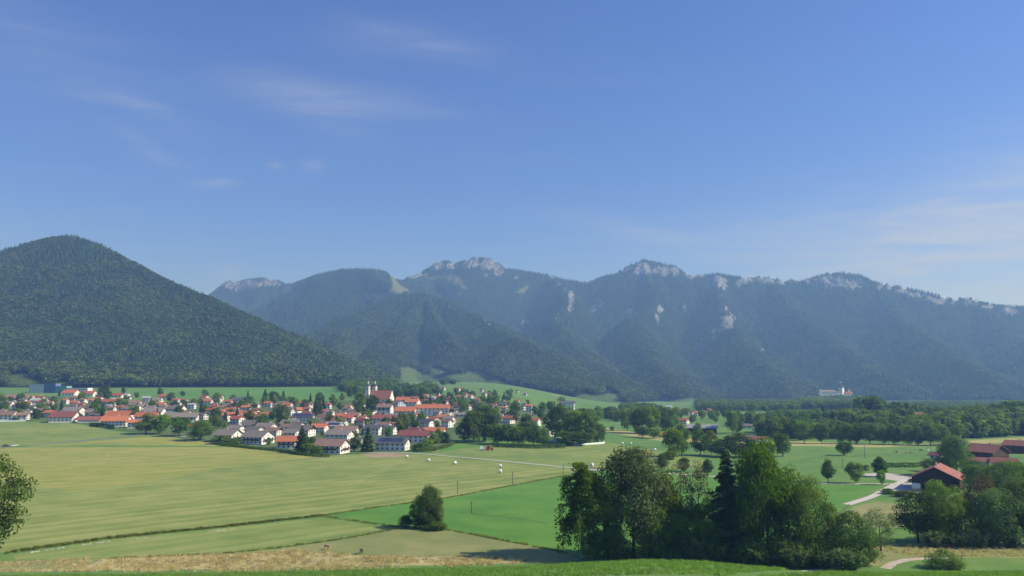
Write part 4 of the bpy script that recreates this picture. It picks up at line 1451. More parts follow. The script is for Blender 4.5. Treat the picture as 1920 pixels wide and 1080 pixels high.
def wood(name, polys, step, h0, h1, label, dens=1.0, y1=2500, con=0.1):
    xs, ys = spread(-900, 1500, 640, y1, step)
    z = gz(xs, ys)
    px, py = project(xs, ys, z)
    k = np.zeros(len(xs), bool)
    for p in polys:
        k |= in_poly(px, py, p)
    k &= rng.random(len(xs)) < dens
    if name in ('hedgerow', 'valley_wood'):
        for q in LOWM:
            k &= ~in_poly(px, py, q)
            ux, uy = project(xs, ys, z + 11)
            k &= ~in_poly(ux, uy, q)
    xs, ys, z = xs[k], ys[k], z[k]
    idx = np.where(rng.random(len(xs)) < con, 7, rng.integers(0, 7, len(xs)))
    scatter(name, np.stack([xs, ys, z - 0.2], -1), rng.uniform(h0, h1, len(xs)) / 10, idx, wp, label, wid=rng.uniform(0.95, 1.4, len(xs)))
    print(name, len(xs))


wood('woodland', [[(1585, 806), (1598, 792), (1620, 786), (1690, 786), (1712, 800), (1716, 812), (1600, 816)], [(1716, 818), (1722, 808), (1760, 802), (1800, 797), (1850, 788), (1920, 778), (2400, 768), (2400, 817), (1920, 817), (1830, 822), (1790, 826), (1730, 826)]],
     8.5, 14, 20, 'dense broadleaf wood on the rise behind the avenue')
wood('thicket', [[(1420, 810), (1500, 806), (1590, 806), (1600, 816), (1730, 822), (1730, 828), (1600, 824), (1500, 824), (1430, 820)]], 9.0, 8, 14, 'lower thicket of trees right behind the avenue', 0.85)
wood('valley_wood', [[(1050, 768), (1150, 764), (1240, 772), (1258, 786), (1262, 800), (1180, 792), (1050, 788)], [(1380, 792), (1440, 788), (1500, 786), (1600, 784), (1600, 792), (1500, 798), (1420, 802), (1380, 802)]], 13.0, 10, 16, 'loose belt of trees on the valley floor under the mountain', 0.7)
wood('foot_wood', [[(1306, 757), (1400, 756), (1500, 754), (1500, 770), (1420, 772), (1306, 770)]], 11.0, 9, 14, 'belt of wood along the mountain foot', 0.9, 2800)
wood('brushwood', [[(1600, 764), (1660, 757), (1900, 752), (2300, 752), (2300, 770), (1900, 774), (1730, 784), (1640, 780)]], 9.0, 5, 8, 'low brushwood along the foot of the right slopes', 0.95, 3000)
wood('castle_wood', [[(1490, 764), (1500, 757), (1535, 748.5), (1545, 750), (1600, 750), (1620, 752), (1650, 758), (1650, 768), (1490, 768)]], 8.5, 11, 17, 'wood cloaking the castle rock', 0.97, 2600)
wood('hedgerow', [[(870, 742), (905, 737), (960, 745), (990, 757), (985, 764), (940, 758), (900, 754), (868, 750)], [(820, 726), (830, 722), (865, 733), (860, 738), (830, 735)], [(740, 735), (800, 722), (824, 738), (800, 744), (745, 744)],
                  [(640, 705), (700, 720), (745, 722), (745, 738), (700, 742), (640, 735)], [(805, 708), (812, 702), (866, 722), (864, 730), (835, 718)], [(900, 715), (935, 718), (930, 722), (905, 720)]], 11.0, 10, 17,
     'tree belts on the lower slopes behind the village', 0.8, 3000)
# ------------------------------------------------------------------ houses
def mat_tiles(name, col, var=0.2):
    """tiled roof: courses and weathering under a coarse relief"""
    m, nt, b = new_mat(name)
    n, l = nt.nodes, nt.links
    tcn = n.new('ShaderNodeTexCoord')
    oi = n.new('ShaderNodeObjectInfo')
    no = NN(n, 'ShaderNodeTexNoise', i_Scale=0.55, i_Detail=6.0, i_Roughness=0.7)
    off = n.new('ShaderNodeVectorMath')
    off.operation = 'ADD'
    l.new(tcn.outputs['Object'], off.inputs[0])
    cb = n.new('ShaderNodeCombineXYZ')
    mu = NN(n, 'ShaderNodeMath', operation='MULTIPLY')
    mu.inputs[1].default_value = 90
    l.new(oi.outputs['Random'], mu.inputs[0])
    l.new(mu.outputs[0], cb.inputs[0])
    l.new(cb.outputs[0], off.inputs[1])
    l.new(off.outputs[0], no.inputs['Vector'])
    wv = NN(n, 'ShaderNodeTexWave', wave_type='BANDS', bands_direction='Y', i_Scale=0.9, i_Distortion=0.4)
    l.new(tcn.outputs['Object'], wv.inputs['Vector'])
    c = np.array(col)
    r = ramp(nt, no.outputs['Fac'], [(0.3, tuple(c * (1 - var))), (0.55, tuple(c)), (0.75, tuple(np.minimum(c * (1 + var), 1)))])
    hs = n.new('ShaderNodeHueSaturation')
    mr = n.new('ShaderNodeMapRange')
    mr.inputs['To Min'].default_value = 0.78
    mr.inputs['To Max'].default_value = 1.22
    l.new(oi.outputs['Random'], mr.inputs['Value'])
    l.new(mr.outputs[0], hs.inputs['Value'])
    l.new(r.outputs[0], hs.inputs['Color'])
    l.new(hs.outputs[0], b.inputs['Base Color'])
    b.inputs['Roughness'].default_value = 0.75
    bn = n.new('ShaderNodeBump')
    bn.inputs['Strength'].default_value = 0.5
    bn.inputs['Distance'].default_value = 0.05
    l.new(wv.outputs['Fac'], bn.inputs['Height'])
    l.new(bn.outputs[0], b.inputs['Normal'])
    return m


ROOF = {
    'orange': mat_tiles('roof_orange', (0.43, 0.155, 0.075)), 'red': mat_tiles('roof_red', (0.38, 0.11, 0.065)), 'maroon': mat_tiles('roof_maroon', (0.21, 0.080, 0.070)), 'brown': mat_tiles('roof_brown', (0.215, 0.145, 0.115)),
    'grey': mat_tiles('roof_grey', (0.190, 0.172, 0.155)), 'slate': mat_tiles('roof_slate', (0.085, 0.095, 0.115)), 'pale': mat_tiles('roof_pale', (0.36, 0.38, 0.40)), 'farm': mat_tiles('roof_farm', (0.26, 0.108, 0.076)),
}
RWORD = {'orange': 'orange', 'red': 'red', 'maroon': 'maroon', 'brown': 'brown', 'grey': 'grey', 'slate': 'dark slate', 'pale': 'pale', 'farm': 'red'}
M_plaster = mat_plain('white_plaster', (0.74, 0.73, 0.69), 0.9, 0.07, 0.5)
M_cream = mat_plain('cream_plaster', (0.66, 0.58, 0.44), 0.9, 0.08, 0.5)
M_bluew = mat_plain('pale_blue_plaster', (0.52, 0.58, 0.66), 0.9, 0.06, 0.5)
M_wood = mat_plain('dark_wood', (0.070, 0.042, 0.028), 0.85, 0.3, 1.5, 0.3, stretch=(6, 6, 0.6))
M_glass = mat_plain('window_glass', (0.035, 0.042, 0.05), 0.25, 0.2, 1.0, spec=0.5)
M_solar = mat_plain('solar_panel', (0.030, 0.045, 0.085), 0.25, 0.2, 1.0, spec=0.6)
M_brick = mat_plain('chimney_brick', (0.30, 0.20, 0.16), 0.9, 0.2, 2.0)
M_conc = mat_plain('concrete', (0.48, 0.47, 0.45), 0.9, 0.1, 0.8)
HOUSES = []
WIN_CACHE = {}


def win_mesh(w, h, mat=None):
    k = (w, h)
    if k not in WIN_CACHE:
        WIN_CACHE[k] = MB().box(-0.02, 0.03, -w / 2, w / 2, 0, h).mesh('window', M_glass)
    return WIN_CACHE[k]


def slab_roof(L, W, he, pitch, oh, th, og=None):
    """two sloping slabs meeting at the ridge, with eaves and verges; ridge along x"""
    og = oh if og is None else og
    b = MB()
    rz = W / 2 * math.tan(pitch)
    x0, x1 = -L / 2 - og, L / 2 + og
    ye, ze = W / 2 + oh, he - oh * math.tan(pitch)
    prof = [(-ye, ze), (0, he + rz), (ye, ze), (ye, ze + th), (0, he + rz + th * 1.15), (-ye, ze + th)]
    v = [(x0, y, z) for y, z in prof] + [(x1, y, z) for y, z in prof]
    f = [(0, 1, 7, 6), (1, 2, 8, 7), (2, 3, 9, 8), (3, 4, 10, 9), (4, 5, 11, 10), (5, 0, 6, 11), (0, 5, 4, 1), (1, 4, 3, 2), (6, 7, 10, 11), (7, 8, 9, 10)]
    b.add(v, f)
    return b


def house(px, py, wpx, roof, ang=-30, storeys=2, ratio=1.25, row='B', wood=0, label=None, wall=None, solar=False, pitch=27, balcony=0, depth=None, name='house', chim=1, detail=1, world=None, Lm=None, cat='house', win=True):
    """gabled house; px, py its foot in the photograph, wpx its visible width; ang the heading of the ridge"""
    p = at(px, py) if world is None else np.array(world, float)
    k = p[1] / F
    view = math.atan2(p[0], p[1])
    a = R(ang) - view
    vis = wpx * k * 1.06
    oh = 1.15
    ca_, sa = abs(math.cos(a + view)), abs(math.sin(a + view))
    if Lm is None:
        W = max((vis - 2 * oh * (ca_ + sa)) / (ratio * ca_ + sa), 3.0)
        L = W * ratio
    else:
        L, W = Lm
    he = 2.6 * storeys + 0.2
    pit = R(pitch)
    rz_ = W / 2 * math.tan(pit)
    nrm = np.array((math.sin(view), math.cos(view)))
    back = (L * sa + W * ca_) * 0.25
    cxy = p[:2] + nrm * back
    z0 = float(gz(cxy[0], cxy[1]))
    z0 = min(z0, p[2] + 0.5)
    root = bpy.data.objects.new(name, None)
    COL.objects.link(root)
    root.location = (float(cxy[0]), float(cxy[1]), z0)
    root.rotation_euler = (0, 0, a)
    wm = wall or M_plaster
    b = MB()
    v = [(-L / 2, -W / 2, -1.5), (L / 2, -W / 2, -1.5), (L / 2, W / 2, -1.5), (-L / 2, W / 2, -1.5), (-L / 2, -W / 2, he), (L / 2, -W / 2, he), (L / 2, W / 2, he), (-L / 2, W / 2, he), (-L / 2, 0, he + rz_), (L / 2, 0, he + rz_)]
    b.add(v, [(0, 1, 5, 4), (2, 3, 7, 6), (1, 2, 6, 9, 5), (3, 0, 4, 8, 7), (4, 5, 9, 8), (6, 7, 8, 9), (0, 3, 2, 1)])
    b.build('wall', wm, root)
    ro = slab_roof(L, W, he + 0.02, pit, oh, 0.22).build('roof', ROOF[roof], root)
    for c in range(chim):
        q = rnd.uniform(-0.25, 0.3) * L
        MB().box(q - 0.35, q + 0.35, 0.3, 0.95, he + rz_ - 0.6, he + rz_ + 1.0).build('chimney', rnd.choice([M_brick, M_plaster]), ro)
    if wood:      # boarded upper gable or storey
        zb = he - 2.5 * (wood > 1)
        for s_ in (1, -1):
            x_ = s_ * (L / 2 + 0.05)
            g = MB()
            vv = [(x_ - 0.04, -W / 2 + 0.02, zb), (x_ - 0.04, W / 2 - 0.02, zb), (x_ - 0.04, W / 2 - 0.02, he - 0.02), (x_ - 0.04, 0, he + rz_ - 0.03), (x_ - 0.04, -W / 2 + 0.02, he - 0.02)]
            vv += [(q[0] + 0.08, q[1], q[2]) for q in vv]
            g.add(vv, [(0, 1, 2, 3, 4), (9, 8, 7, 6, 5), (0, 5, 6, 1), (1, 6, 7, 2), (2, 7, 8, 3), (3, 8, 9, 4), (4, 9, 5, 0)])
            g.build('gable_boarding', M_wood, root)
    if win:
        big = p[1] < 820
        cw = 1.15 if big else 1.5
        for s_ in range(storeys):
            zf = 0.9 + 2.6 * s_
            if not (wood > 1 and s_ == storeys - 1):
                ng = 3 if W > 8.5 else 2
                for j in range(ng):
                    y_ = (j - (ng - 1) / 2) * W / ng
                    o = obj('window', win_mesh(cw, 1.3), root)
                    o.location = (L / 2 + (0.095 if wood > 1 and s_ == storeys - 1 else 0.0), y_, zf)
            nl = max(int(L / (3.2 if big else 4.2)), 2)
            for j in range(nl):
                x_ = (j - (nl - 1) / 2) * L / nl
                o = obj('window', win_mesh(cw, 1.3), root)
                o.location = (x_, -W / 2, zf)
                o.rotation_euler = (0, 0, -math.pi / 2)
        if big and W > 6:
            o = obj('window', win_mesh(1.15, 1.0), root)
            o.location = (L / 2 + (0.095 if wood else 0), 0, he + 0.35)
    if balcony:
        z_ = 2.6 * (storeys - 1) + 0.1
        if balcony in (1, 3):
            MB().box(L / 2 + 0.002, L / 2 + 1.2, -W * 0.42, W * 0.42, z_, z_ + 0.14).box(L / 2 + 1.12, L / 2 + 1.2, -W * 0.42, W * 0.42, z_ + 0.14, z_ + 1.0).build('balcony', M_wood, root)
        if balcony in (2, 3):
            MB().box(-L * 0.4, L * 0.4, -W / 2 - 1.2, -W / 2 - 0.002, z_, z_ + 0.14).box(-L * 0.4, L * 0.4, -W / 2 - 1.2, -W / 2 - 1.12, z_ + 0.14, z_ + 1.0).build('balcony', M_wood, root)
    if solar:
        t = math.tan(pit)
        for q in np.linspace(-L * 0.42, L * 0.42, 7)[:-1]:
            w_ = L * 0.84 / 6 - 0.12
            ya, yb = -W / 2 * 0.92, -W * 0.10
            za, zb = he + (W / 2 + ya) * t + 0.34, he + (W / 2 + yb) * t + 0.34
            MB().add([(q, ya, za), (q + w_, ya, za), (q + w_, yb, zb), (q, yb, zb), (q, ya, za - 0.06), (q + w_, ya, za - 0.06), (q + w_, yb, zb - 0.06), (q, yb, zb - 0.06)],
                     [(0, 1, 2, 3), (4, 7, 6, 5), (0, 4, 5, 1), (1, 5, 6, 2), (2, 6, 7, 3), (3, 7, 4, 0)]).build('solar_panel', M_solar, root)
    HOUSES.append(dict(o=root, px=px, py=py, roof=roof, row=row, label=label, cat=cat, x=float(cxy[0]), y=float(cxy[1]), r=(L + W) / 3.2, L=L, W=W, he=he, rz=rz_))
    PLACED.append((cxy[0], cxy[1], max(L, W) * 0.55, ''))
    return root


# front row along the mown field, left to right
house(43, 788, 26, 'brown', row='A', ang=-20)
house(12, 788, 42, 'brown', row='A', ang=-25)
house(94, 783, 25, 'orange', row='A', ang=-35)
house(121, 792, 54, 'maroon', row='A', ang=-22, wood=0, balcony=1, label='white house with maroon roof at the edge of the left meadow', ratio=1.2)
house(168, 792, 42, 'maroon', row='A', ang=-8, storeys=1, ratio=1.9, label='long low maroon-roofed garage right of the maroon-roofed house', chim=0, name='garage', cat='garage', win=False)
house(218, 800, 56, 'orange', row='A', ang=-20, ratio=1.45, label='large white house with bright orange roof behind the clipped hedge', chim=2)
house(224, 790, 52, 'orange', row='A', ang=-24, ratio=1.2, wood=1, label='orange-roofed house with dark gable right behind the large orange one', chim=2)
house(252, 803, 28, 'orange', row='A', ang=-18, ratio=1.3, label='small orange-roofed house at the right of the clipped hedge')
house(276, 791, 46, 'orange', row='A', ang=-20, ratio=1.4, label='orange-roofed house half hidden behind the two roadside trees')
house(340, 792, 62, 'grey', row='A', ang=-10, ratio=2.1, label='long grey-roofed white apartment house left of the field edge trees', balcony=2)
house(363, 804, 24, 'orange', row='A', ang=-15, storeys=1, label='low orange roof peeping between dark trees at the field edge')
house(428, 829, 56, 'grey', row='A', ang=-36, ratio=1.1, wood=0, balcony=3, label='left one of two grey-roofed white chalets at the field edge', chim=2)
house(484, 833, 62, 'grey', row='A', ang=-36, ratio=1.1, wood=0, balcony=3, label='right one of two grey-roofed white chalets at the field edge', chim=1)
house(540, 841, 46, 'orange', row='A', ang=-14, ratio=1.15, label='white house with orange roof beside the front-row spruce', balcony=2, chim=2)
house(622, 851, 70, 'brown', row='A', ang=-26, ratio=1.3, label='large white house with reddish-brown roof closest to the mown field', balcony=3, chim=1)
house(736, 845, 68, 'slate', row='A', ang=-16, ratio=1.55, label='modern white house with dark solar roof beside the track', solar=True, chim=0)
# second line
house(138, 780, 44, 'grey', ang=-30)
house(160, 773, 28, 'brown', ang=-25)
house(181, 783, 42, 'grey', ang=-25)
house(290, 781, 42, 'grey', ang=-20)
house(320, 786, 24, 'grey', ang=-30)
house(330, 776, 40, 'grey', ang=-28, balcony=1)
house(360, 767, 18, 'pale', ang=-25)
house(382, 787, 20, 'brown', ang=-55)
house(434, 788, 28, 'orange', ang=-20, ratio=1.1, label='left orange-roofed twin house in the middle of the village')
house(464, 788, 40, 'orange', ang=-20, ratio=1.3, label='right, larger orange-roofed twin house in the middle of the village')
house(501, 783, 28, 'orange', ang=-12, storeys=1)
house(499, 813, 46, 'grey', ang=-34)
house(545, 806, 42, 'grey', ang=-28)
house(566, 819, 54, 'grey', ang=-26, wood=1)
house(599, 813, 38, 'orange', ang=-24)
house(594, 801, 28, 'slate', ang=-20)
house(569, 791, 42, 'slate', ang=-12, ratio=1.9, solar=True, label='dark blue solar-roofed house in the middle of the village')
house(559, 777, 18, 'orange', ang=40, pitch=40)
house(608, 791, 28, 'brown', ang=-25)
house(552, 797, 16, 'pale', ang=-60)
house(541, 773, 18, 'pale', ang=-20)
house(619, 782, 22, 'grey', ang=-25)
house(639, 790, 26, 'orange', ang=-25)
house(665, 788, 30, 'brown', ang=-25)
house(612, 797, 36, 'brown', ang=-22)
house(636, 804, 38, 'brown', ang=-28)
house(628, 810, 38, 'pale', ang=-22, solar=True)
house(650, 820, 48, 'brown', ang=-15)
house(637, 828, 56, 'grey', ang=-26, ratio=1.5)
house(674, 837, 20, 'slate', ang=-30)
house(678, 798, 18, 'brown', ang=-25)
house(778, 830, 62, 'maroon', ang=-12, ratio=1.7, wood=1, label='wide maroon-roofed house behind the white solar house')
house(790, 815, 34, 'orange', ang=-8, storeys=1)
house(816, 814, 42, 'orange', ang=-14, ratio=1.6, storeys=1)
house(700, 816, 40, 'slate', ang=-22)
house(732, 815, 30, 'slate', ang=-28)
house(738, 805, 40, 'orange', ang=-14, storeys=1)
house(750, 798, 36, 'maroon', ang=-14)
house(720, 795, 44, 'maroon', ang=-14, ratio=1.6)
house(731, 786, 28, 'grey', ang=-12, storeys=1)
house(776, 789, 20, 'orange', ang=-25)
house(760, 791, 20, 'brown', ang=-30, wood=2)
house(831, 792, 26, 'orange', ang=-20, label='small white house with orange roof beside the inner green')
house(851, 792, 13, 'orange', ang=-10, storeys=1)
house(774, 808, 16, 'brown', ang=-20, storeys=1)
# round the church
house(811, 779, 66, 'orange', row='D', ang=-8, ratio=2.6, storeys=3, label='long orange-roofed inn with white gable right of the church')
house(762, 780, 44, 'orange', row='D', ang=-14, ratio=1.3, storeys=2)
house(774, 766, 32, 'orange', row='D', ang=-24, storeys=3)
house(722, 782, 34, 'brown', row='D', ang=-18, storeys=4, ratio=1.3, balcony=2, label='tall white apartment block with brown roof below the church nave')
house(748, 773, 28, 'brown', row='D', ang=-60, storeys=4, wall=M_bluew, label='tall pale blue gabled block right below the church')
house(756, 757, 28, 'orange', row='D', ang=-10)
house(841, 779, 24, 'brown', row='D', ang=-60, wood=2)
house(867, 782, 32, 'grey', row='D', ang=-8, storeys=1, ratio=2)
house(780, 753, 18, 'orange', row='D')
house(799, 748, 14, 'orange', row='D')
# rear rows under the wooded hill
for q in [(33, 754, 44, 'brown'), (66, 758, 20, 'pale'), (133, 743, 32, 'red'), (168, 744, 28, 'red'), (208, 761, 30, 'red'), (219, 748, 24, 'red'), (238, 747, 18, 'pale'), (254, 763, 24, 'brown'), (275, 753, 18, 'pale'), (293, 757, 26, 'grey'),
          (309, 750, 24, 'red'), (206, 769, 15, 'pale'), (262, 771, 16, 'pale'), (384, 752, 22, 'red'), (408, 753, 17, 'red'), (447, 757, 30, 'slate'), (495, 760, 15, 'red'), (552, 759, 11, 'pale'), (462, 772, 22, 'orange'),
          (305, 770, 22, 'brown'), (240, 775, 24, 'grey'), (90, 768, 22, 'brown'), (15, 764, 24, 'grey'), (420, 768, 18, 'grey'), (518, 768, 18, 'grey'), (580, 766, 16, 'brown'), (345, 758, 18, 'brown'), (650, 775, 18, 'grey')]:
    house(*q, row='C', ang=rnd.choice([-28, -22, -15, -50]), ratio=rnd.uniform(1.1, 1.6))
# right of the village and beyond the grove
house(954, 794, 28, 'orange', row='E', ang=-40, wood=2, label='chalet with orange roof and dark gable behind the grove')
house(938, 788, 19, 'grey', row='E', ang=-25)
house(1005, 798, 23, 'orange', row='E', ang=-30, label='white house with orange roof above the grove gap')
house(993, 788, 15, 'grey', row='E', ang=-30)
house(1028, 818, 30, 'slate', row='E', ang=-35, label='white house with dark hipped roof half hidden in the grove', ratio=1.1)
house(945, 773, 12, 'orange', row='E', ang=-25)
house(993, 773, 17, 'orange', row='E', ang=-20, storeys=3)
house(1243, 820, 22, 'orange', row='F', ang=-6, ratio=1.6, storeys=1, label='small orange-roofed barn at the left of the far farm', wall=M_conc, name='barn', cat='barn', chim=0)
house(1313, 813, 62, 'pale', row='F', ang=-4, ratio=2.9, storeys=2, wall=M_wood, label='long wooden barn with pale blue-grey roof', name='barn', cat='barn', chim=0, win=False)
house(1284, 797, 22, 'red', row='F', ang=-30)
house(1401, 803, 26, 'grey', row='F', ang=-4, ratio=2.2, storeys=1, label='low grey-roofed farm building behind the dome-shaped tree')
house(1402, 828, 30, 'grey', row='F', ang=-12, ratio=1.5, storeys=1, label='grey-roofed shed beside the small red annex')
house(1414, 829, 16, 'red', row='F', ang=-40, storeys=1, label='small red-roofed annex at the far farm', chim=0)
house(1432, 828, 20, 'red', row='F', ang=-3, storeys=1, ratio=2, label='low red-roofed shed right of the far farm', chim=0, name='shed', cat='shed')
house(1063, 766, 30, 'slate', row='F', ang=-5, ratio=1.8, storeys=3, label='big dark-roofed hall beside the construction crane', chim=0)
house(1727, 789, 24, 'red', row='F', ang=-10, label='lone red-roofed house peeping out of the right wood')
house(1255, 768, 13, 'pale', row='F', ang=-10, label='white house alone under the mountain foot')
# the farm at the right
house(1760, 919, 92, 'farm', row='G', ang=84, ratio=1.15, wall=M_wood, wood=2, storeys=2, pitch=26, label='farmhouse with dark wooden gable and bright red roof', chim=1, balcony=0, name='farmhouse', cat='farmhouse')
house(1852, 864, 74, 'farm', row='G', ang=-34, ratio=1.1, wood=2, storeys=2, wall=M_wood, label='large red-roofed chalet with dark wooden walls at the right', name='farmhouse', cat='farmhouse')
house(1908, 850, 50, 'farm', row='G', ang=-24, storeys=2, wood=2, wall=M_wood, label='red-roofed farm wing behind the large dark chalet')
house(1758, 862, 34, 'maroon', row='G', ang=-30, storeys=1, label='dull red roof left of the big grey-green tree', chim=0)
house(1838, 874, 36, 'farm', row='G', ang=-8, storeys=1, label='low red-roofed shed before the large dark chalet', chim=0, name='shed', cat='shed', win=False)
house(1884, 877, 46, 'farm', row='G', ang=-8, storeys=1, label='second low red-roofed shed under the farm wing', chim=0, name='shed', cat='shed', win=False)
house(1922, 950, 34, 'maroon', row='G', ang=-4, storeys=1, wall=M_brick, label='reddish shed wall cut by the right picture edge', chim=0, name='shed', cat='shed', win=False)
_f = [h for h in HOUSES if h['o'].name == 'farmhouse'][0]
MB().box(-_f['L'] / 2 - 3.2, -_f['L'] / 2 - 0.01, _f['W'] / 2 - 3.6, _f['W'] / 2 - 0.4, -0.5, 3.0).build('porch', M_plaster, _f['o'])
MB().box(-_f['L'] / 2 - 3.5, -_f['L'] / 2 - 0.012, -_f['W'] / 2 + 1.0, _f['W'] / 2 - 3.9, 2.5, 2.7).box(-_f['L'] / 2 - 3.5, -_f['L'] / 2 - 3.4, -_f['W'] / 2 + 1.0, _f['W'] / 2 - 3.9, 2.7, 3.6).build('balcony', M_wood, _f['o'])
# scattered on the hillside behind the church and in the far hamlets
for q in [(649, 706, 12, 'pale'), (672, 730, 11, 'pale'), (686, 731, 12, 'pale'), (831, 732, 11, 'brown'), (858, 735, 15, 'red'), (872, 737, 13, 'grey'), (871, 716, 9, 'orange'), (713, 733, 10, 'pale'), (1127, 741, 8, 'pale'), (903, 735, 9, 'brown'),
          (970, 737, 8, 'brown'), (985, 742, 9, 'pale'), (1112, 744, 7, 'grey')]:
    house(*q, row='H', ang=-25, chim=0)
q_ = random.Random(5)
for i in range(84):
    x_ = q_.uniform(795, 930) if i < 60 else q_.uniform(900, 985)
    y_ = (q_.uniform(744, 778) if i < 60 else q_.uniform(758, 771))
    if any(abs(h['px'] - x_) < 7 and abs(h['py'] - y_) < 3.4 for h in HOUSES):
        continue
    house(x_, y_, q_.uniform(10, 16), q_.choice(['orange', 'red', 'red', 'brown', 'orange', 'grey', 'brown', 'pale']), row='I', ang=q_.choice([-40, -30, -20, -50]), chim=0)
for i in range(20):
    x_, y_ = q_.uniform(1262, 1362), q_.uniform(772, 783)
    if any(abs(h['px'] - x_) < 5 and abs(h['py'] - y_) < 2.5 for h in HOUSES):
        continue
    house(x_, y_, q_.uniform(8, 12), q_.choice(['red', 'red', 'brown', 'orange', 'grey']), row='J', ang=q_.choice([-30, -15, -50]), chim=0)
# more roofs between the named ones
def extra(n_, x0, x1, y0, y1, roofs, row, w0, w1):
    c = 0
    for _ in range(n_ * 12):
        if c >= n_:
            return
        x_, y_ = q_.uniform(x0, x1), q_.uniform(y0, y1)
        w_ = q_.uniform(w0, w1) * (y_ - 700) / 85.0
        p = at(x_, y_)
        if any(math.hypot(h['x'] - p[0], h['y'] - p[1]) < h['r'] + w_ * p[1] / F * 0.55 for h in HOUSES) or any(math.hypot(t[0] - p[0], t[1] - p[1]) < t[2] + 5 for t in PLACED if t[3]):
            continue
        house(x_, y_, w_, q_.choice(roofs), row=row, ang=q_.choice([-45, -38, -32, -26]), ratio=q_.uniform(1.05, 1.6), wood=q_.choice([0, 0, 1]))
        c += 1


extra(64, 4, 430, 750, 790, ['grey', 'brown', 'orange', 'brown', 'red', 'grey', 'red'], 'C', 20, 30)
extra(58, 400, 862, 760, 802, ['grey', 'brown', 'red', 'maroon', 'orange', 'grey', 'orange'], 'B', 20, 30)
extra(14, 440, 800, 800, 826, ['grey', 'brown', 'maroon', 'slate'], 'B', 24, 32)
_T = ['twent', 'thirt', 'fort']
ORD = ['first', 'second', 'third', 'fourth', 'fifth', 'sixth', 'seventh', 'eighth', 'ninth', 'tenth', 'eleventh', 'twelfth', 'thirteenth', 'fourteenth', 'fifteenth', 'sixteenth', 'seventeenth', 'eighteenth', 'nineteenth']
for t_ in _T:
    ORD.append(t_ + 'ieth')
    ORD += [t_ + 'y-' + w_ for w_ in ORD[:9]]
ZONE = {'A': 'in the front row along the field', 'B': 'in the middle of the village', 'C': 'in the rear rows under the wooded hill', 'D': 'close round the church', 'E': 'behind the grove', 'F': 'at the far farm', 'G': 'at the right farm',
        'H': 'scattered on the slope behind the church', 'I': 'in the dense quarter right of the church', 'J': 'in the far hamlet under the mountain'}
GRP = {k: 'houses ' + v for k, v in ZONE.items()}
for row in ZONE:
    for rf in ROOF:
        hs_ = sorted([h for h in HOUSES if h['row'] == row and h['roof'] == rf and not h['label']], key=lambda h: h['px'])
        for i, h in enumerate(hs_):
            h['label'] = ('the only %s-roofed house %s' % (RWORD[rf], ZONE[row])) if len(hs_) == 1 and not any(g is not h and g['row'] == row and g['roof'] == rf for g in HOUSES) else '%s plain %s-roofed house from the left %s' % (ORD[i], RWORD[rf], ZONE[row])
for h in HOUSES:
    tag(h['o'], h['label'], h['cat'], GRP[h['row']])

# ------------------------------------------------------------------ church
M_chroof = mat_tiles('church_roof', (0.36, 0.150, 0.095))
M_dome = mat_plain('copper_dome', (0.075, 0.085, 0.095), 0.5, 0.2, 1.0)
M_gold = mat_plain('gilt', (0.6, 0.42, 0.12), 0.35, 0.1, 2.0, metallic=0.6)


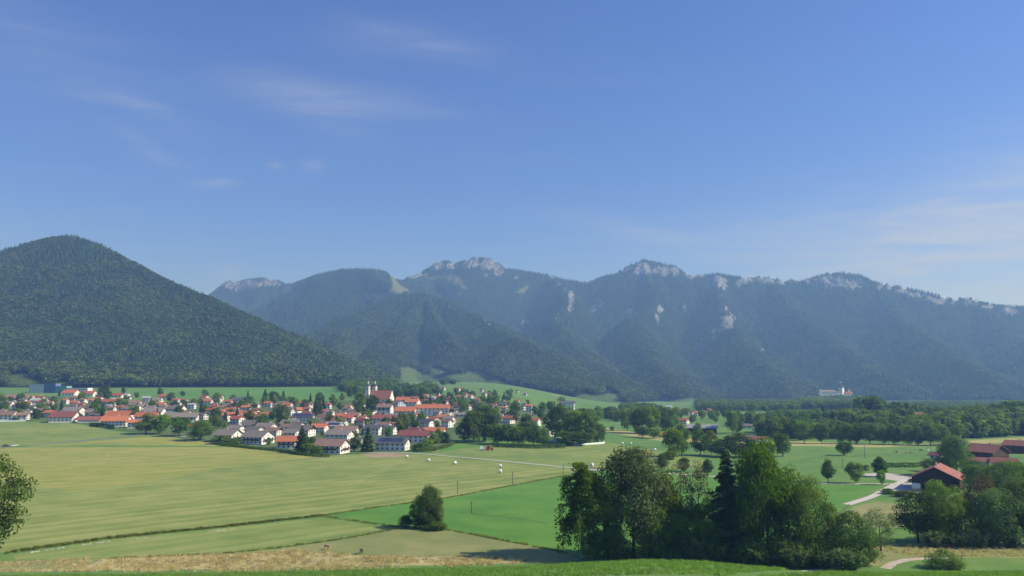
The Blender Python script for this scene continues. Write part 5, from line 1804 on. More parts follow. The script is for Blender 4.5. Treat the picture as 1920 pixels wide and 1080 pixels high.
def church():
    p = at(715, 757)
    root = bpy.data.objects.new('church', None)
    COL.objects.link(root)
    root.location = [float(q) for q in p]
    root.rotation_euler = (0, 0, R(-17))
    k = p[1] / F
    m = MB()
    L, W, he, rz_ = 34.0, 16.0, 6.8, 12.4
    v = [(-L / 2, -W / 2, -2), (L / 2, -W / 2, -2), (L / 2, W / 2, -2), (-L / 2, W / 2, -2), (-L / 2, -W / 2, he), (L / 2, -W / 2, he), (L / 2, W / 2, he), (-L / 2, W / 2, he), (-L / 2, 0, he + rz_), (L / 2, 0, he + rz_)]
    m.add(v, [(0, 1, 5, 4), (2, 3, 7, 6), (1, 2, 6, 9, 5), (3, 0, 4, 8, 7), (4, 5, 9, 8), (6, 7, 8, 9), (0, 3, 2, 1)])
    m.build('nave', M_plaster, root)
    slab_roof(L, W, he + 0.02, math.atan(rz_ / (W / 2)), 0.5, 0.25, 0.1).build('roof', M_chroof, root)
    for j in range(5):
        MB().box(-0.6, 0.6, -W / 2 - 0.04, -W / 2 + 0.02, 1.5, 5.6).build('window', M_glass, root, (-L * 0.4 + j * L * 0.2, 0, 0))
    MB().box(L / 2 - 0.02, L / 2 + 0.04, -0.7, 0.7, 9, 11.5).build('window', M_glass, root)
    # choir at the left end
    c = MB()
    c.ring([((-L / 2 - 10, 0, -2), 6.0, 5.2), ((-L / 2 - 10, 0, 9), 6.0, 5.2)], 10)
    c.build('choir', M_plaster, root)
    MB().ring([((-L / 2 - 10, 0, 8.9), 6.6, 5.8), ((-L / 2 - 10, 0, 12.5), 4.4, 3.6), ((-L / 2 - 9, 0, 16.5), 0.4, 0.4)], 10).build('choir_roof', M_chroof, root)
    for s_, tx in ((-1, -L / 2 - 2.6), (1, -L / 2 + 3.4)):
        ty = s_ * 5.4
        t = MB().box(-2.5, 2.5, -2.5, 2.5, -8, 21.0).build('tower', M_plaster, root, (tx, ty, 4.6))
        for zc2 in (13.5, 20.7):
            MB().box(-3.1, 3.1, -3.1, 3.1, zc2, zc2 + 0.4).build('cornice', M_conc, t)
        for a_ in range(4):
            o = MB().box(2.48, 2.55, -0.7, 0.7, 15.3, 18.8).build('sound_opening', M_glass, t)
            o.rotation_euler = (0, 0, a_ * math.pi / 2)
        d = MB().ring([((0, 0, 21.1), 3.3, 3.3), ((0, 0, 22.0), 3.5, 3.5), ((0, 0, 23.0), 3.2, 3.2), ((0, 0, 24.2), 2.1, 2.1), ((0, 0, 25.0), 1.25, 1.25)], 8).build('onion_dome', M_dome, t)
        MB().ring([((0, 0, 24.9), 1.1, 1.1), ((0, 0, 28.2), 1.1, 1.1)], 8).build('lantern', M_plaster, t)
        MB().ring([((0, 0, 28.2), 1.35, 1.35), ((0, 0, 29.2), 1.55, 1.55), ((0, 0, 30.2), 0.75, 0.75), ((0, 0, 31.0), 0.7, 0.7), ((0, 0, 32.4), 0.65, 0.65), ((0, 0, 33.2), 0.8, 0.8), ((0, 0, 34.0), 0.3, 0.3), ((0, 0, 36.5), 0.10, 0.10)], 8).build('spire', M_dome, t)
        MB().box(-0.07, 0.07, -0.07, 0.07, 36.4, 39.0).box(-0.6, 0.6, -0.07, 0.07, 37.7, 37.9).build('cross', M_gold, t)
    tag(root, 'white church with twin onion-domed towers and steep red nave roof', 'church')
    root.scale = (0.92, 0.92, 0.92)


church()


# ------------------------------------------------------------------ castle on its rock
def castle():
    d = 2350.0
    p = at_depth(1568, 741.5, d)
    root = bpy.data.objects.new('castle', None)
    COL.objects.link(root)
    root.location = [float(q) for q in p]
    MB().box(-48, 8, -6, 8, -12, 10.5).build('main_wing', M_plaster, root)
    MB().add([(-49, -7, 10.4), (9, -7, 10.4), (9, 9, 10.4), (-49, 9, 10.4), (-46, 1, 16), (6, 1, 16)], [(0, 1, 5, 4), (2, 3, 4, 5), (1, 2, 5), (3, 0, 4), (0, 3, 2, 1)]).build('wing_roof', ROOF['grey'], root)
    for j in range(9):
        for s_ in range(2):
            MB().box(-0.8, 0.8, -6.06, -5.98, 1.0 + s_ * 5, 3.4 + s_ * 5).build('window', M_glass, root, (-45 + j * 6, 0, 0))
    MB().ring([((16, 2, -12), 8.2, 8.2), ((16, 2, 23), 8.2, 8.2)], 4).build('keep', M_plaster, root)
    MB().ring([((16, 2, 23), 9.0, 9.0), ((16, 2, 25), 8.2, 8.2), ((16, 2, 29), 4.6, 4.6), ((16, 2, 30.5), 1.6, 1.6), ((16, 2, 32), 0.4, 0.4)], 8).build('keep_roof', ROOF['slate'], root)
    MB().tube([(12, 0, 28), (12, 0, 40)], 0.22, 5).build('flagpole', M_conc, root)
    MB().box(12.2, 16.5, -0.05, 0.05, 36.8, 39.6).build('flag', M_plaster, root)
    MB().box(26, 46, -4, 6, -14, 6).build('chapel', M_cream, root)
    MB().add([(25.4, -4.6, 6), (46.6, -4.6, 6), (46.6, 6.6, 6), (25.4, 6.6, 6), (25.4, 1, 11.5), (46.6, 1, 11.5)], [(0, 1, 5, 4), (2, 3, 4, 5), (1, 2, 5), (3, 0, 4), (0, 3, 2, 1)]).build('chapel_roof', ROOF['red'], root)
    MB().ring([((37, 1, 8), 1.6, 1.6), ((37, 1, 14), 1.6, 1.6), ((37, 1, 20), 0.1, 0.1)], 8).build('bell_turret', M_plaster, root)
    MB().box(-50, -47.4, -8, -4, -12, 17).build('corner_turret', M_plaster, root)
    tag(root, 'white castle with domed keep and flag on the wooded rock', 'castle')


castle()


# ------------------------------------------------------------------ modern school building at the left
def school():
    p = at(107, 737)
    k = p[1] / F
    root = bpy.data.objects.new('school_building', None)
    COL.objects.link(root)
    root.location = [float(q) for q in p]
    root.rotation_euler = (0, 0, R(-6))
    M_blue = mat_plain('blue_facade', (0.10, 0.17, 0.33), 0.5, 0.12, 0.5)
    M_teal = mat_plain('teal_facade', (0.20, 0.42, 0.42), 0.5, 0.1, 0.5)
    M_roofg = mat_plain('flat_roof', (0.30, 0.34, 0.38), 0.7, 0.1, 0.5)
    for nm, x0, x1, h_, mt in (('white_block', -57, -27, 15, M_plaster), ('blue_block', -27, -4, 15.5, M_blue), ('teal_block', -4, 18, 11.5, M_teal), ('long_wing', 18, 60, 8.5, M_plaster)):
        x0, x1 = x0 * k * 1.0, x1 * k * 1.0
        w_ = MB().box(x0, x1 - 0.02, 0, 14, -2, h_).build(nm, mt, root)
        MB().box(x0 - 0.3, x1 + 0.25, -0.4, 14.4, h_ + 0.004, h_ + 0.5).build('roof', M_roofg, w_)
        nw = max(int((x1 - x0) / 4), 3)
        for s_ in range(int(h_ // 3.6)):
            for j in range(nw):
                xx = x0 + (x1 - x0) * (j + 0.5) / nw
                MB().box(-1.2, 1.2, -0.05, 0.02, 0, 1.7).build('window', M_glass, w_, (xx, 0, 1.2 + s_ * 3.6))
    tag(root, 'modern school with white, blue and teal blocks under the wooded hill', 'school')
    PLACED.append((p[0], p[1], 45, ''))


school()

# trees standing between the houses
FILL = []
tq = random.Random(21)


def fill(n_, x0, x1, y0, y1, kinds, h0, h1, tagname):
    c = 0
    for _ in range(n_ * 9):
        if c >= n_:
            break
        px_, py_ = tq.uniform(x0, x1), tq.uniform(y0, y1)
        p = at(px_, py_)
        if any(math.hypot(h['x'] - p[0], h['y'] - p[1]) < h['r'] * 0.72 + 1.5 for h in HOUSES):
            continue
        if any(math.hypot(q[0] - p[0], q[1] - p[1]) < 6 for q in FILL):
            continue
        # not in front of a house that the photograph shows clear
        h_ = tq.uniform(h0, h1)
        if any(h['row'] in 'AD' and 0 < h['y'] - p[1] < 60 and abs(h['x'] - p[0]) < 10 for h in HOUSES):
            h_ *= 0.45
        FILL.append((p[0], p[1], px_, py_))
        key = tq.choice(kinds)
        w_ = h_ * (0.42 if 'spruce' in key else tq.uniform(0.75, 1.05))
        near = min(HOUSES, key=lambda h: math.hypot(h['px'] - px_, (h['py'] - py_) * 2))
        side = 'behind' if p[1] > near['y'] + 4 and abs(near['px'] - px_) < 8 else ('left of' if px_ < near['px'] - 3 else ('right of' if px_ > near['px'] + 3 else 'before'))
        FILLT.append((tree(0, 0, h_, w_, key, None, 'garden trees of the village', world=p), key, side, near, px_))
        c += 1


FILLT = []
fill(78, 0, 470, 742, 790, ['f_round', 'f_mid', 'f_oval', 'f_mid', 'f_spruce', 'f_round'], 7, 14.5, 'left')
fill(90, 400, 862, 752, 812, ['f_round', 'f_mid', 'f_oval', 'f_mid', 'f_spruce', 'f_round'], 6.5, 13.5, 'mid')
fill(46, 400, 845, 798, 838, ['m_bush', 'm_roundm', 'm_bushd', 'm_oval'], 3, 7, 'front')
fill(30, 860, 1060, 760, 794, ['f_round', 'f_mid', 'f_oval', 'f_round'], 8, 15, 'east')
fill(18, 0, 110, 774, 790, ['m_roundm', 'm_round', 'm_bush', 'm_oval'], 5, 11, 'west')
fill(46, 790, 960, 738, 762, ['f_round', 'f_mid', 'f_oval', 'f_spruce'], 7, 13, 'quarter')
fill(26, 640, 800, 724, 750, ['f_round', 'f_mid', 'f_oval', 'f_spruce'], 8, 16, 'church')
fill(26, 1255, 1370, 772, 796, ['f_round', 'f_mid', 'f_oval'], 7, 13, 'hamlet')
_seen = {}
SPEC = {'f_spruce': 'dark spruce', 'm_bush': 'green shrub', 'm_bushd': 'dark shrub', 'f_oval': 'slender leafy tree', 'm_oval': 'slender leafy tree', 'f_round': 'dark round tree', 'm_round': 'dark round tree', 'f_mid': 'leafy green tree', 'm_roundm': 'leafy green tree'}
SHORT = {}
for h in HOUSES:
    SHORT[h['o'].name] = h['label']
for o, key, side, near, px_ in sorted(FILLT, key=lambda t: t[4]):
    lb = near['label'].replace(' from the left', ' from left')
    for a_, b_ in ((' plain ', ' '), ('in the front row along the field', 'in the front row'), ('in the rear rows under the wooded hill', 'in the rear rows'), ('in the dense quarter right of the church', 'in the dense quarter'),
                   ('in the far hamlet under the mountain', 'in the far hamlet'), ('scattered on the slope behind the church', 'on the slope')):
        lb = lb.replace(a_, b_)
    lb = lb.split(' with ')[0] if len(lb.split()) > 10 else lb
    base = '%s %s %s' % (SPEC[key], side, lb)
    q = _seen.get(base, 0)
    _seen[base] = q + 1
    w_ = base.split()
    if q:
        w_ = [ORD[min(q, 40)]] + w_
    o['label'] = ' '.join(w_[:16])
# ------------------------------------------------------------------ tufts: ditch weeds, dry grass, field margins
def tuft_mesh(name, seed, n_, h, spreadr, mat, lean=0.35, wid=0.05):
    r = np.random.default_rng(seed)
    v, f = [], []
    for i in range(n_):
        a = r.uniform(0, 6.28)
        q = spreadr * math.sqrt(r.uniform(0, 1))
        bx_, by_ = q * math.cos(a), q * math.sin(a)
        hh = h * r.uniform(0.55, 1.1)
        l1, l2 = r.normal(0, lean, 2) * hh
        w_ = wid * r.uniform(0.7, 1.4)
        t = r.uniform(0, 3.14)
        dx, dy = w_ * math.cos(t), w_ * math.sin(t)
        b = len(v)
        v += [(bx_ - dx, by_ - dy, 0), (bx_ + dx, by_ + dy, 0), (bx_ + l1 * 0.4 + dx * 0.8, by_ + l2 * 0.4 + dy * 0.8, hh * 0.6), (bx_ + l1 * 0.4 - dx * 0.8, by_ + l2 * 0.4 - dy * 0.8, hh * 0.6), (bx_ + l1, by_ + l2, hh), (bx_ + l1 + 0.01, by_ + l2, hh)]
        f += [(b, b + 1, b + 2, b + 3), (b + 3, b + 2, b + 5, b + 4)]
    return mesh_np(name, np.array(v), np.array(f), mat)


M_strawb = mat_leaf('straw_blade', (0.54, 0.47, 0.27), 0.25, 0.3)
M_weed = mat_leaf('weed_blade', (0.165, 0.200, 0.060), 0.4, 0.3)
M_stone = mat_plain('pale_stone', (0.50, 0.49, 0.45), 0.9, 0.15, 2.0)
c_straw = bpy.data.collections.new('straw_prototypes')
for i in range(3):
    c_straw.objects.link(bpy.data.objects.new('a%d' % i, tuft_mesh('straw', i, 26, 0.62, 0.55, M_strawb, wid=0.035)))
M_weed2 = mat_leaf('margin_blade', (0.22, 0.25, 0.085), 0.35, 0.35)
c_marg = bpy.data.collections.new('margin_prototypes')
for i in range(3):
    c_marg.objects.link(bpy.data.objects.new('a%d' % i, tuft_mesh('margin', 19 + i, 30, 0.6, 0.8, M_weed2, 0.5, 0.06)))
c_weed = bpy.data.collections.new('weed_prototypes')
for i in range(3):
    c_weed.objects.link(bpy.data.objects.new('a%d' % i, tuft_mesh('weed', 9 + i, 34, 0.7, 0.6, M_weed, 0.5, 0.07)))


def along(lines, step, width):
    P = []
    for ln in lines:
        w = [at(*q) for q in ln]
        for a, b_ in zip(w[:-1], w[1:]):
            L = np.hypot(*(b_ - a)[:2])
            n_ = max(int(L / step), 1)
            t = rng.uniform(0, 1, n_)
            q = a + np.outer(t, b_ - a)
            q[:, :2] += rng.normal(0, width, (n_, 2))
            P.append(q)
    P = np.concatenate(P)
    P[:, 2] = gz(P[:, 0], P[:, 1])
    return P


DITCH = [[(20, 1036), (200, 1010), (400, 990), (560, 972), (605, 967)]]
MARG = [[(605, 967), (700, 952), (830, 935), (900, 922), (1000, 903), (1060, 892), (1150, 880)], [(607, 968), (690, 980), (745, 988)], [(828, 992), (900, 1004), (980, 1020), (1060, 1037)], [(742, 992), (640, 1011), (500, 1030), (430, 1037), (200, 1048)]]
P = along(DITCH, 0.18, 0.5)
scatter('ditch_weeds', P, rng.uniform(0.5, 1.25, len(P)), rng.integers(0, 3, len(P)), c_weed, 'dark weeds lining the ditch across the mown field')
P = along(MARG, 0.35, 0.35)
scatter('margin_weeds', P, rng.uniform(0.35, 0.85, len(P)), rng.integers(0, 3, len(P)), c_marg, 'rough grass margins between the fields')
xs, ys = spread(-170, 60, 196, 250, 0.75)
px, py = project(xs, ys, gz(xs, ys))
k = in_poly(px, py, [(-400, 1080), (-200, 1060), (30, 1055), (150, 1049), (280, 1043), (420, 1039), (560, 1033), (650, 1040), (760, 1044), (900, 1043), (1000, 1047), (960, 1060), (700, 1068), (300, 1076), (0, 1080)])
k &= rng.random(len(xs)) < 0.5 + 1.0 * noise(xs / 9, ys / 9)
P = np.stack([xs[k], ys[k], gz(xs[k], ys[k])], -1)
scatter('dry_grass', P, rng.uniform(0.6, 1.25, len(P)), rng.integers(0, 3, len(P)), c_straw, 'tall dry grass along the foot of the slope')
xs, ys = spread(85, 260, 200, 232, 1.1)
px, py = project(xs, ys, gz(xs, ys))
k = in_poly(px, py, [(1640, 1030), (1660, 1022), (1740, 1021), (1900, 1025), (2200, 1030), (2200, 1050), (1850, 1043), (1740, 1046)]) & (rng.random(len(xs)) < 0.6)
P = np.stack([xs[k], ys[k], gz(xs[k], ys[k])], -1)
scatter('orchard_grass', P, rng.uniform(0.6, 1.1, len(P)), rng.integers(0, 3, len(P)), c_straw, 'tall dry grass before the right copse')
# short grass on the slope in front of the camera
M_blade = mat_leaf('grass_blade', (0.185, 0.325, 0.090), 0.3, 0.42)
c_blade = bpy.data.collections.new('grass_prototypes')
for i in range(3):
    c_blade.objects.link(bpy.data.objects.new('a%d' % i, tuft_mesh('grass', 40 + i, 22, 0.26, 0.34, M_blade, 0.5, 0.02)))
xs, ys = spread(-75, 75, 56, 104, 0.55)
k = (np.abs(xs / ys) < 0.72) & (rng.random(len(xs)) < 0.62 + 0.6 * fbm(xs / 7, ys / 7, 2))
fpx, fpy = project(xs, ys, gz(xs, ys))
k &= ~in_poly(fpx, fpy, [(1330, 1090), (1380, 1075), (1500, 1068), (1555, 1065), (1555, 1073), (1500, 1077), (1400, 1087)])
P = np.stack([xs[k], ys[k], gz(xs[k], ys[k])], -1)
scatter('slope_grass', P, rng.uniform(0.55, 1.25, len(P)), rng.integers(0, 3, len(P)), c_blade, 'short green grass on the slope below the camera')
# white stones set along the ditch
st = MB()
v0, f0 = [], []
sp_ = along([[(40, 1038), (120, 1026), (200, 1015), (330, 1003)], [(395, 996), (440, 991)]], 0.3, 0.28)
for p in sp_:
    q = rng.uniform(0.06, 0.26) * (1.0 if noise(p[0] / 7, 3.3) > -0.1 else 0.3)
    b_ = len(v0)
    r8 = rng.uniform(0.75, 1.2, 8)
    for i, (a, c, e) in enumerate([(-1, -1, -.3), (1, -1, -.3), (1, 1, -.3), (-1, 1, -.3), (-.7, -.6, .9), (.7, -.7, .8), (.6, .7, .9), (-.7, .6, .8)]):
        v0.append((p[0] + a * q * r8[i], p[1] - 1.0 + c * q * r8[i], p[2] + 0.02 + e * q * 0.8))
    f0 += [(b_ + a, b_ + c, b_ + d, b_ + e) for a, c, d, e in ((0, 3, 2, 1), (4, 5, 6, 7), (0, 1, 5, 4), (1, 2, 6, 5), (2, 3, 7, 6), (3, 0, 4, 7))]
tag(obj('pale_stones', mesh_np('pale_stones', np.array(v0), np.array(f0), M_stone)), 'pale stones scattered along the ditch', kind='stuff')

# ------------------------------------------------------------------ wrapped bales
M_wrap = mat_plain('bale_wrap', (0.72, 0.76, 0.74), 0.35, 0.06, 2.0, spec=0.5)
M_net = mat_plain('bale_end', (0.62, 0.66, 0.62), 0.4, 0.1, 3.0)


def bale_mesh():
    b = MB()
    n_ = 16
    for x_, r_ in ((-0.62, 0.60), (-0.56, 0.70), (-0.3, 0.735), (0, 0.74), (0.3, 0.735), (0.56, 0.70), (0.62, 0.60)):
        for i in range(n_):
            a = 2 * math.pi * i / n_
            b.v.append((x_, r_ * math.cos(a), 0.72 + r_ * math.sin(a)))
    for j in range(6):
        for i in range(n_):
            k = (i + 1) % n_
            b.f.append((j * n_ + i, j * n_ + k, (j + 1) * n_ + k, (j + 1) * n_ + i))
    b.f.append(tuple(range(n_))[::-1])
    b.f.append(tuple(6 * n_ + i for i in range(n_)))
    return b.mesh('wrapped_bale', M_wrap, True)


BM = bale_mesh()
for px_, py_, lb in [(763, 858.5, 'white wrapped bale closest to the bare earth patch'), (804, 865.5, 'middle white bale of three below the gravel track'), (853, 870.5, 'right white bale of three below the gravel track'),
                     (938, 876.5, 'upper white bale of the pair in the mown field'), (938, 886.5, 'lower white bale of the pair in the mown field'), (1110, 874, 'white bale beside the small bridge'),
                     (1167, 833.5, 'left white bale of two in the far meadow'), (1183, 834, 'right white bale of two in the far meadow'), (1228, 845.5, 'white bale left of the far tree group'),
                     (1132, 831.5, 'white bale at the end of the silage row')]:
    p = at(px_, py_)
    o = obj('hay_bale', BM, None, p, rnd.uniform(-0.6, 0.6), 1.18)
    tag(o, lb, 'bale', 'white wrapped hay bales')
# rows of bales under pale film at the two field edges
M_film = mat_plain('silage_film', (0.50, 0.63, 0.58), 0.4, 0.08, 1.0, spec=0.5)


def silage(p0, p1, label):
    a, b_ = at(*p0), at(*p1)
    L = np.hypot(*(b_ - a)[:2])
    ang = math.atan2(b_[1] - a[1], b_[0] - a[0])
    v, f = [], []
    n_ = int(L / 1.3)
    prof = [(-0.8, 0), (-0.78, 0.8), (-0.5, 1.25), (0, 1.4), (0.5, 1.25), (0.78, 0.8), (0.8, 0)]
    for i in range(n_ * 2 + 1):
        x_ = L * i / (n_ * 2)
        s_ = 1.0 if i % 2 == 0 else 0.9
        for y_, z_ in prof:
            v.append((x_, y_ * s_, z_ * s_))
    m = len(prof)
    for i in range(n_ * 2):
        for j in range(m - 1):
            f.append((i * m + j, (i + 1) * m + j, (i + 1) * m + j + 1, i * m + j + 1))
    o = obj('silage_row', mesh_np('silage_row', np.array(v), np.array(f), M_film, True), None, a, ang)
    tag(o, label, 'silage')


silage((1073, 836), (1132, 832), 'long pale film-wrapped silage row under the grove')
silage((-30, 791.5), (48, 790), 'pale green silage row at the left meadow edge')


# ------------------------------------------------------------------ poles and fences
M_pole = mat_plain('weathered_wood', (0.13, 0.105, 0.085), 0.9, 0.25, 3.0)


def pole(px_, py_, hpx, label):
    p = at(px_, py_)
    h = hpx * p[1] / F
    root = bpy.data.objects.new('utility_pole', None)
    COL.objects.link(root)
    root.location = [float(q) for q in p]
    MB().tube([(0, 0, -0.4), (0, 0, h)], [0.16, 0.11], 7).build('mast', M_pole, root)
    MB().box(-0.7, 0.7, -0.06, 0.06, h - 0.45, h - 0.33).build('cross_arm', M_pole, root)
    for s_ in (-0.6, 0.6):
        MB().ring([((s_, 0, h - 0.33), 0.06, 0.06), ((s_, 0, h - 0.1), 0.04, 0.04)], 6).build('insulator', M_conc, root)
    tag(root, label, 'pole', 'wooden poles along the field boundary')


for i, (x_, y_, h_) in enumerate([(858, 926, 22), (961, 908, 22), (1056, 893, 20), (1138, 883, 16)]):
    pole(x_, y_, h_, ['wooden pole beside the mid-field clump', 'wooden pole under the pair of bales', 'wooden pole left of the small bridge', 'wooden pole right of the small bridge'][i])
pole(884, 962, 20, 'thin pole alone in the bright green meadow')
pole(1622, 858, 22, 'thin mast in the pasture behind the parking area')
pole(1580, 878, 18, 'thin post left of the clipped pasture tree')


def fence(lines, label, gap=3.0, h=1.1, group='pasture fences'):
    root = None
    for ln in lines:
        w = [at(*q) for q in ln]
        pts = []
        for a, b_ in zip(w[:-1], w[1:]):
            L = np.hypot(*(b_ - a)[:2])
            n_ = max(int(L / gap), 1)
            pts += [a + (b_ - a) * i / n_ for i in range(n_)]
        pts.append(w[-1])
        if root is None:
            root = bpy.data.objects.new('pasture_fence', None)
            COL.objects.link(root)
            o0 = pts[0]
            root.location = [float(q) for q in o0]
            me = MB().tube([(0, 0, -0.2), (0, 0, h)], 0.06, 5).mesh('post', M_pole)
        for p in pts:
            obj('post', me, root, (p[0] - o0[0], p[1] - o0[1], float(gz(p[0], p[1])) - o0[2]))
        for z_ in (h * 0.55, h * 0.92):
            b = MB()
            b.tube([(p[0] - o0[0], p[1] - o0[1], float(gz(p[0], p[1])) - o0[2] + z_) for p in pts], 0.018, 3)
            b.build('wire', M_pole, root)
    tag(root, label, 'fence', group)


fence([[(1540, 911), (1600, 911), (1680, 909)]], 'post and wire fence under the egg-shaped trees')
fence([[(1500, 862), (1580, 857), (1660, 855), (1700, 852)]], 'post and wire fence across the right pasture')
fence([[(40, 1063), (227, 1060), (420, 1059), (620, 1056), (800, 1053), (950, 1049)]], 'sparse post fence along the dry grass', 9.0)
fence([[(1560, 985), (1575, 965), (1592, 950)]], 'short fence beside the driveway foot', 2.5)

# clipped hedges
M_hedge = LEAF['dark']


def hedge(pts, h, w, label, leafmat='dark'):
    W_ = [at(*q) for q in pts]
    P, N = [], []
    for a, b_ in zip(W_[:-1], W_[1:]):
        d = (b_ - a)[:2]
        L = np.hypot(*d)
        d = d / L
        n_ = int(L * h * 26)
        t, s_, z_ = rng.uniform(0, L, n_), rng.uniform(-1, 1, n_), rng.uniform(0, 1, n_)
        fc = rng.integers(0, 3, n_)
        s_ = np.where(fc == 0, np.sign(s_), s_)
        z_ = np.where(fc == 1, 1.0, z_)
        P.append(np.stack([a[0] + d[0] * t - d[1] * s_ * w / 2, a[1] + d[1] * t + d[0] * s_ * w / 2, a[2] + z_ * h + rng.normal(0, 0.06, n_)], -1))
        N.append(np.stack([-d[1] * s_, d[0] * s_, np.where(fc == 1, 1.0, 0.3)], -1) + rng.normal(0, 0.5, (n_, 3)))
    P, N = np.concatenate(P), np.concatenate(N)
    N /= np.linalg.norm(N, axis=1, keepdims=True)
    v, f = leaves(P, N, 0.42, np.random.default_rng(3))
    tag(obj('hedge', mesh_np('hedge', v, f, LEAF[leafmat])), label, 'hedge', 'clipped hedges')


hedge([(168, 799), (200, 802), (214, 805)], 3.0, 1.4, 'long dark clipped hedge before the large orange-roofed house')
hedge([(1634, 877), (1690, 876), (1722, 876)], 2.2, 1.6, 'long dark hedge behind the gravel parking area')
hedge([(1612, 884), (1628, 882)], 2.6, 1.6, 'short dark hedge piece left of the parking area')
hedge([(405, 834), (440, 838), (475, 842), (520, 846), (560, 853), (600, 857), (618, 857)], 1.7, 1.8, 'uneven hedge along the mown field before the front houses', 'mid')
hedge([(780, 848), (812, 846), (840, 838), (850, 832)], 2.2, 2.4, 'hedge curving along the village edge to the bright meadow', 'mid')
hedge([(925, 838), (1000, 841), (1060, 840)], 2.6, 3.0, 'low leafy hedge along the foot of the grove', 'dark')

# low white wall and bridge rail
b_ = at(1045, 828)
o = MB().box(-9, 9, -0.3, 0.3, 0, 1.6).box(-4, 2, 0.6, 3.6, 0, 3.0).build('garden_wall', M_plaster, None, b_, R(-25))
tag(o, 'white garden wall with a small flat-roofed hut in the grove gap', 'wall')
b_ = at(1110, 882)
root = bpy.data.objects.new('footbridge', None)
COL.objects.link(root)
root.location = [float(q) for q in b_]
root.rotation_euler = (0, 0, R(8))
MB().box(-5, 5, -1.8, 1.8, 0.06, 0.3).build('deck', M_conc, root)
for s_ in (-1.7, 1.7):
    r_ = MB().tube([(-5, s_, 1.2), (5, s_, 1.2)], 0.09, 6).build('rail', M_pole, root)
    for q in range(6):
        MB().tube([(-5 + q * 2, s_, 0.2), (-5 + q * 2, s_, 1.22)], 0.08, 5).build('post', M_pole, root)
tag(root, 'small bridge with dark rails where the track crosses the brook', 'bridge')

# ------------------------------------------------------------------ vehicles
M_tyre = mat_plain('tyre', (0.025, 0.025, 0.027), 0.9, 0.2, 3.0)
M_rim = mat_plain('rim', (0.45, 0.45, 0.46), 0.4, 0.1, 3.0, metallic=0.5)
M_red = mat_plain('tractor_red', (0.50, 0.055, 0.030), 0.4, 0.1, 1.0, spec=0.5)
M_silver = mat_plain('tractor_grey', (0.35, 0.36, 0.37), 0.45, 0.1, 1.0, spec=0.5)


def wheel(parent, x_, y_, r_, w_, rim=None):
    a = MB()
    n_ = 14
    for yy, rr in ((-w_ / 2, r_ * 0.86), (-w_ * 0.38, r_), (w_ * 0.38, r_), (w_ / 2, r_ * 0.86)):
        for i in range(n_):
            t = 2 * math.pi * i / n_
            a.v.append((rr * math.cos(t), yy, rr * math.sin(t)))
    for j in range(3):
        for i in range(n_):
            k = (i + 1) % n_
            a.f.append((j * n_ + i, (j + 1) * n_ + i, (j + 1) * n_ + k, j * n_ + k))
    a.f += [tuple(range(n_)), tuple(3 * n_ + i for i in range(n_))[::-1]]
    o = a.build('wheel', M_tyre, parent, (x_, y_, r_))
    c = MB()
    for s_ in (-1, 1):
        c.v += [(r_ * 0.5 * math.cos(2 * math.pi * i / 10), s_ * (w_ / 2 + 0.02), r_ * 0.5 * math.sin(2 * math.pi * i / 10)) for i in range(10)]
        c.f.append(tuple(range(len(c.v) - 10, len(c.v)))[::(1 if s_ < 0 else -1)])
    c.build('rim', rim or M_rim, o)


def prism(prof, y0, y1):
    """closed side profile (x, z) extruded across y"""
    n_ = len(prof)
    b = MB()
    b.add([(x_, y0, z_) for x_, z_ in prof] + [(x_, y1, z_) for x_, z_ in prof], [tuple(range(n_)), tuple(range(2 * n_ - 1, n_ - 1, -1))] + [(i, n_ + i, n_ + (i + 1) % n_, (i + 1) % n_) for i in range(n_)])
    return b


def car(px_, py_, ang, paint, label, van=False, big=1.0):
    p = at(px_, py_, 0.03)
    root = bpy.data.objects.new('parked_car', None)
    COL.objects.link(root)
    root.location = [float(q) for q in p]
    root.rotation_euler = (0, 0, R(ang))
    root.scale = (big, big, big)
    M = mat_plain('car_paint', paint, 0.3, 0.05, 1.0, spec=0.6)
    prism([(-2.15, 0.3), (-2.2, 0.7), (-2.1, 0.95), (-1.2, 1.0), (1.0, 0.98), (2.0, 0.82), (2.2, 0.6), (2.2, 0.3)], -0.87, 0.87).build('body', M, root)
    cab = [(-2.05, 0.97), (-1.85, 1.55), (0.75, 1.58), (1.3, 0.97)] if van else [(-1.75, 0.98), (-1.1, 1.45), (0.35, 1.46), (1.15, 0.98)]
    prism(cab, -0.76, 0.76).build('cabin', M_glass, root)
    top = [(cab[1][0] - 0.05, cab[1][1] + 0.005), (cab[1][0] + 0.1, cab[1][1] + 0.06), (cab[2][0] - 0.1, cab[2][1] + 0.06), (cab[2][0] + 0.05, cab[2][1] + 0.005)]
    prism(top, -0.74, 0.74).build('roof_panel', M, root)
    for x_ in (-1.35, 1.35):
        for y_ in (-0.8, 0.8):
            wheel(root, x_, y_, 0.33, 0.2)
    for y_ in (-0.6, 0.6):
        MB().box(2.19, 2.23, y_ - 0.2, y_ + 0.2, 0.58, 0.75).build('headlight', M_rim, root)
        MB().box(-2.22, -2.17, y_ - 0.18, y_ + 0.18, 0.68, 0.85).build('tail_light', M_red, root)
    tag(root, label, 'car')


car(11, 838.2, 40, (0.03, 0.035, 0.045), 'dark car at the left end of the field road', big=1.15)
car(27, 836.6, 40, (0.62, 0.63, 0.64), 'white car behind the dark car on the field road', van=True, big=1.15)
car(345, 820, 10, (0.66, 0.68, 0.70), 'white car parked between the dark field-edge trees', van=True, big=1.1)
car(1722, 915, 25, (0.03, 0.032, 0.04), 'dark car in the shade beside the farmhouse')
car(1712, 904, -10, (0.30, 0.05, 0.04), 'red car at the end of the gravel parking area')


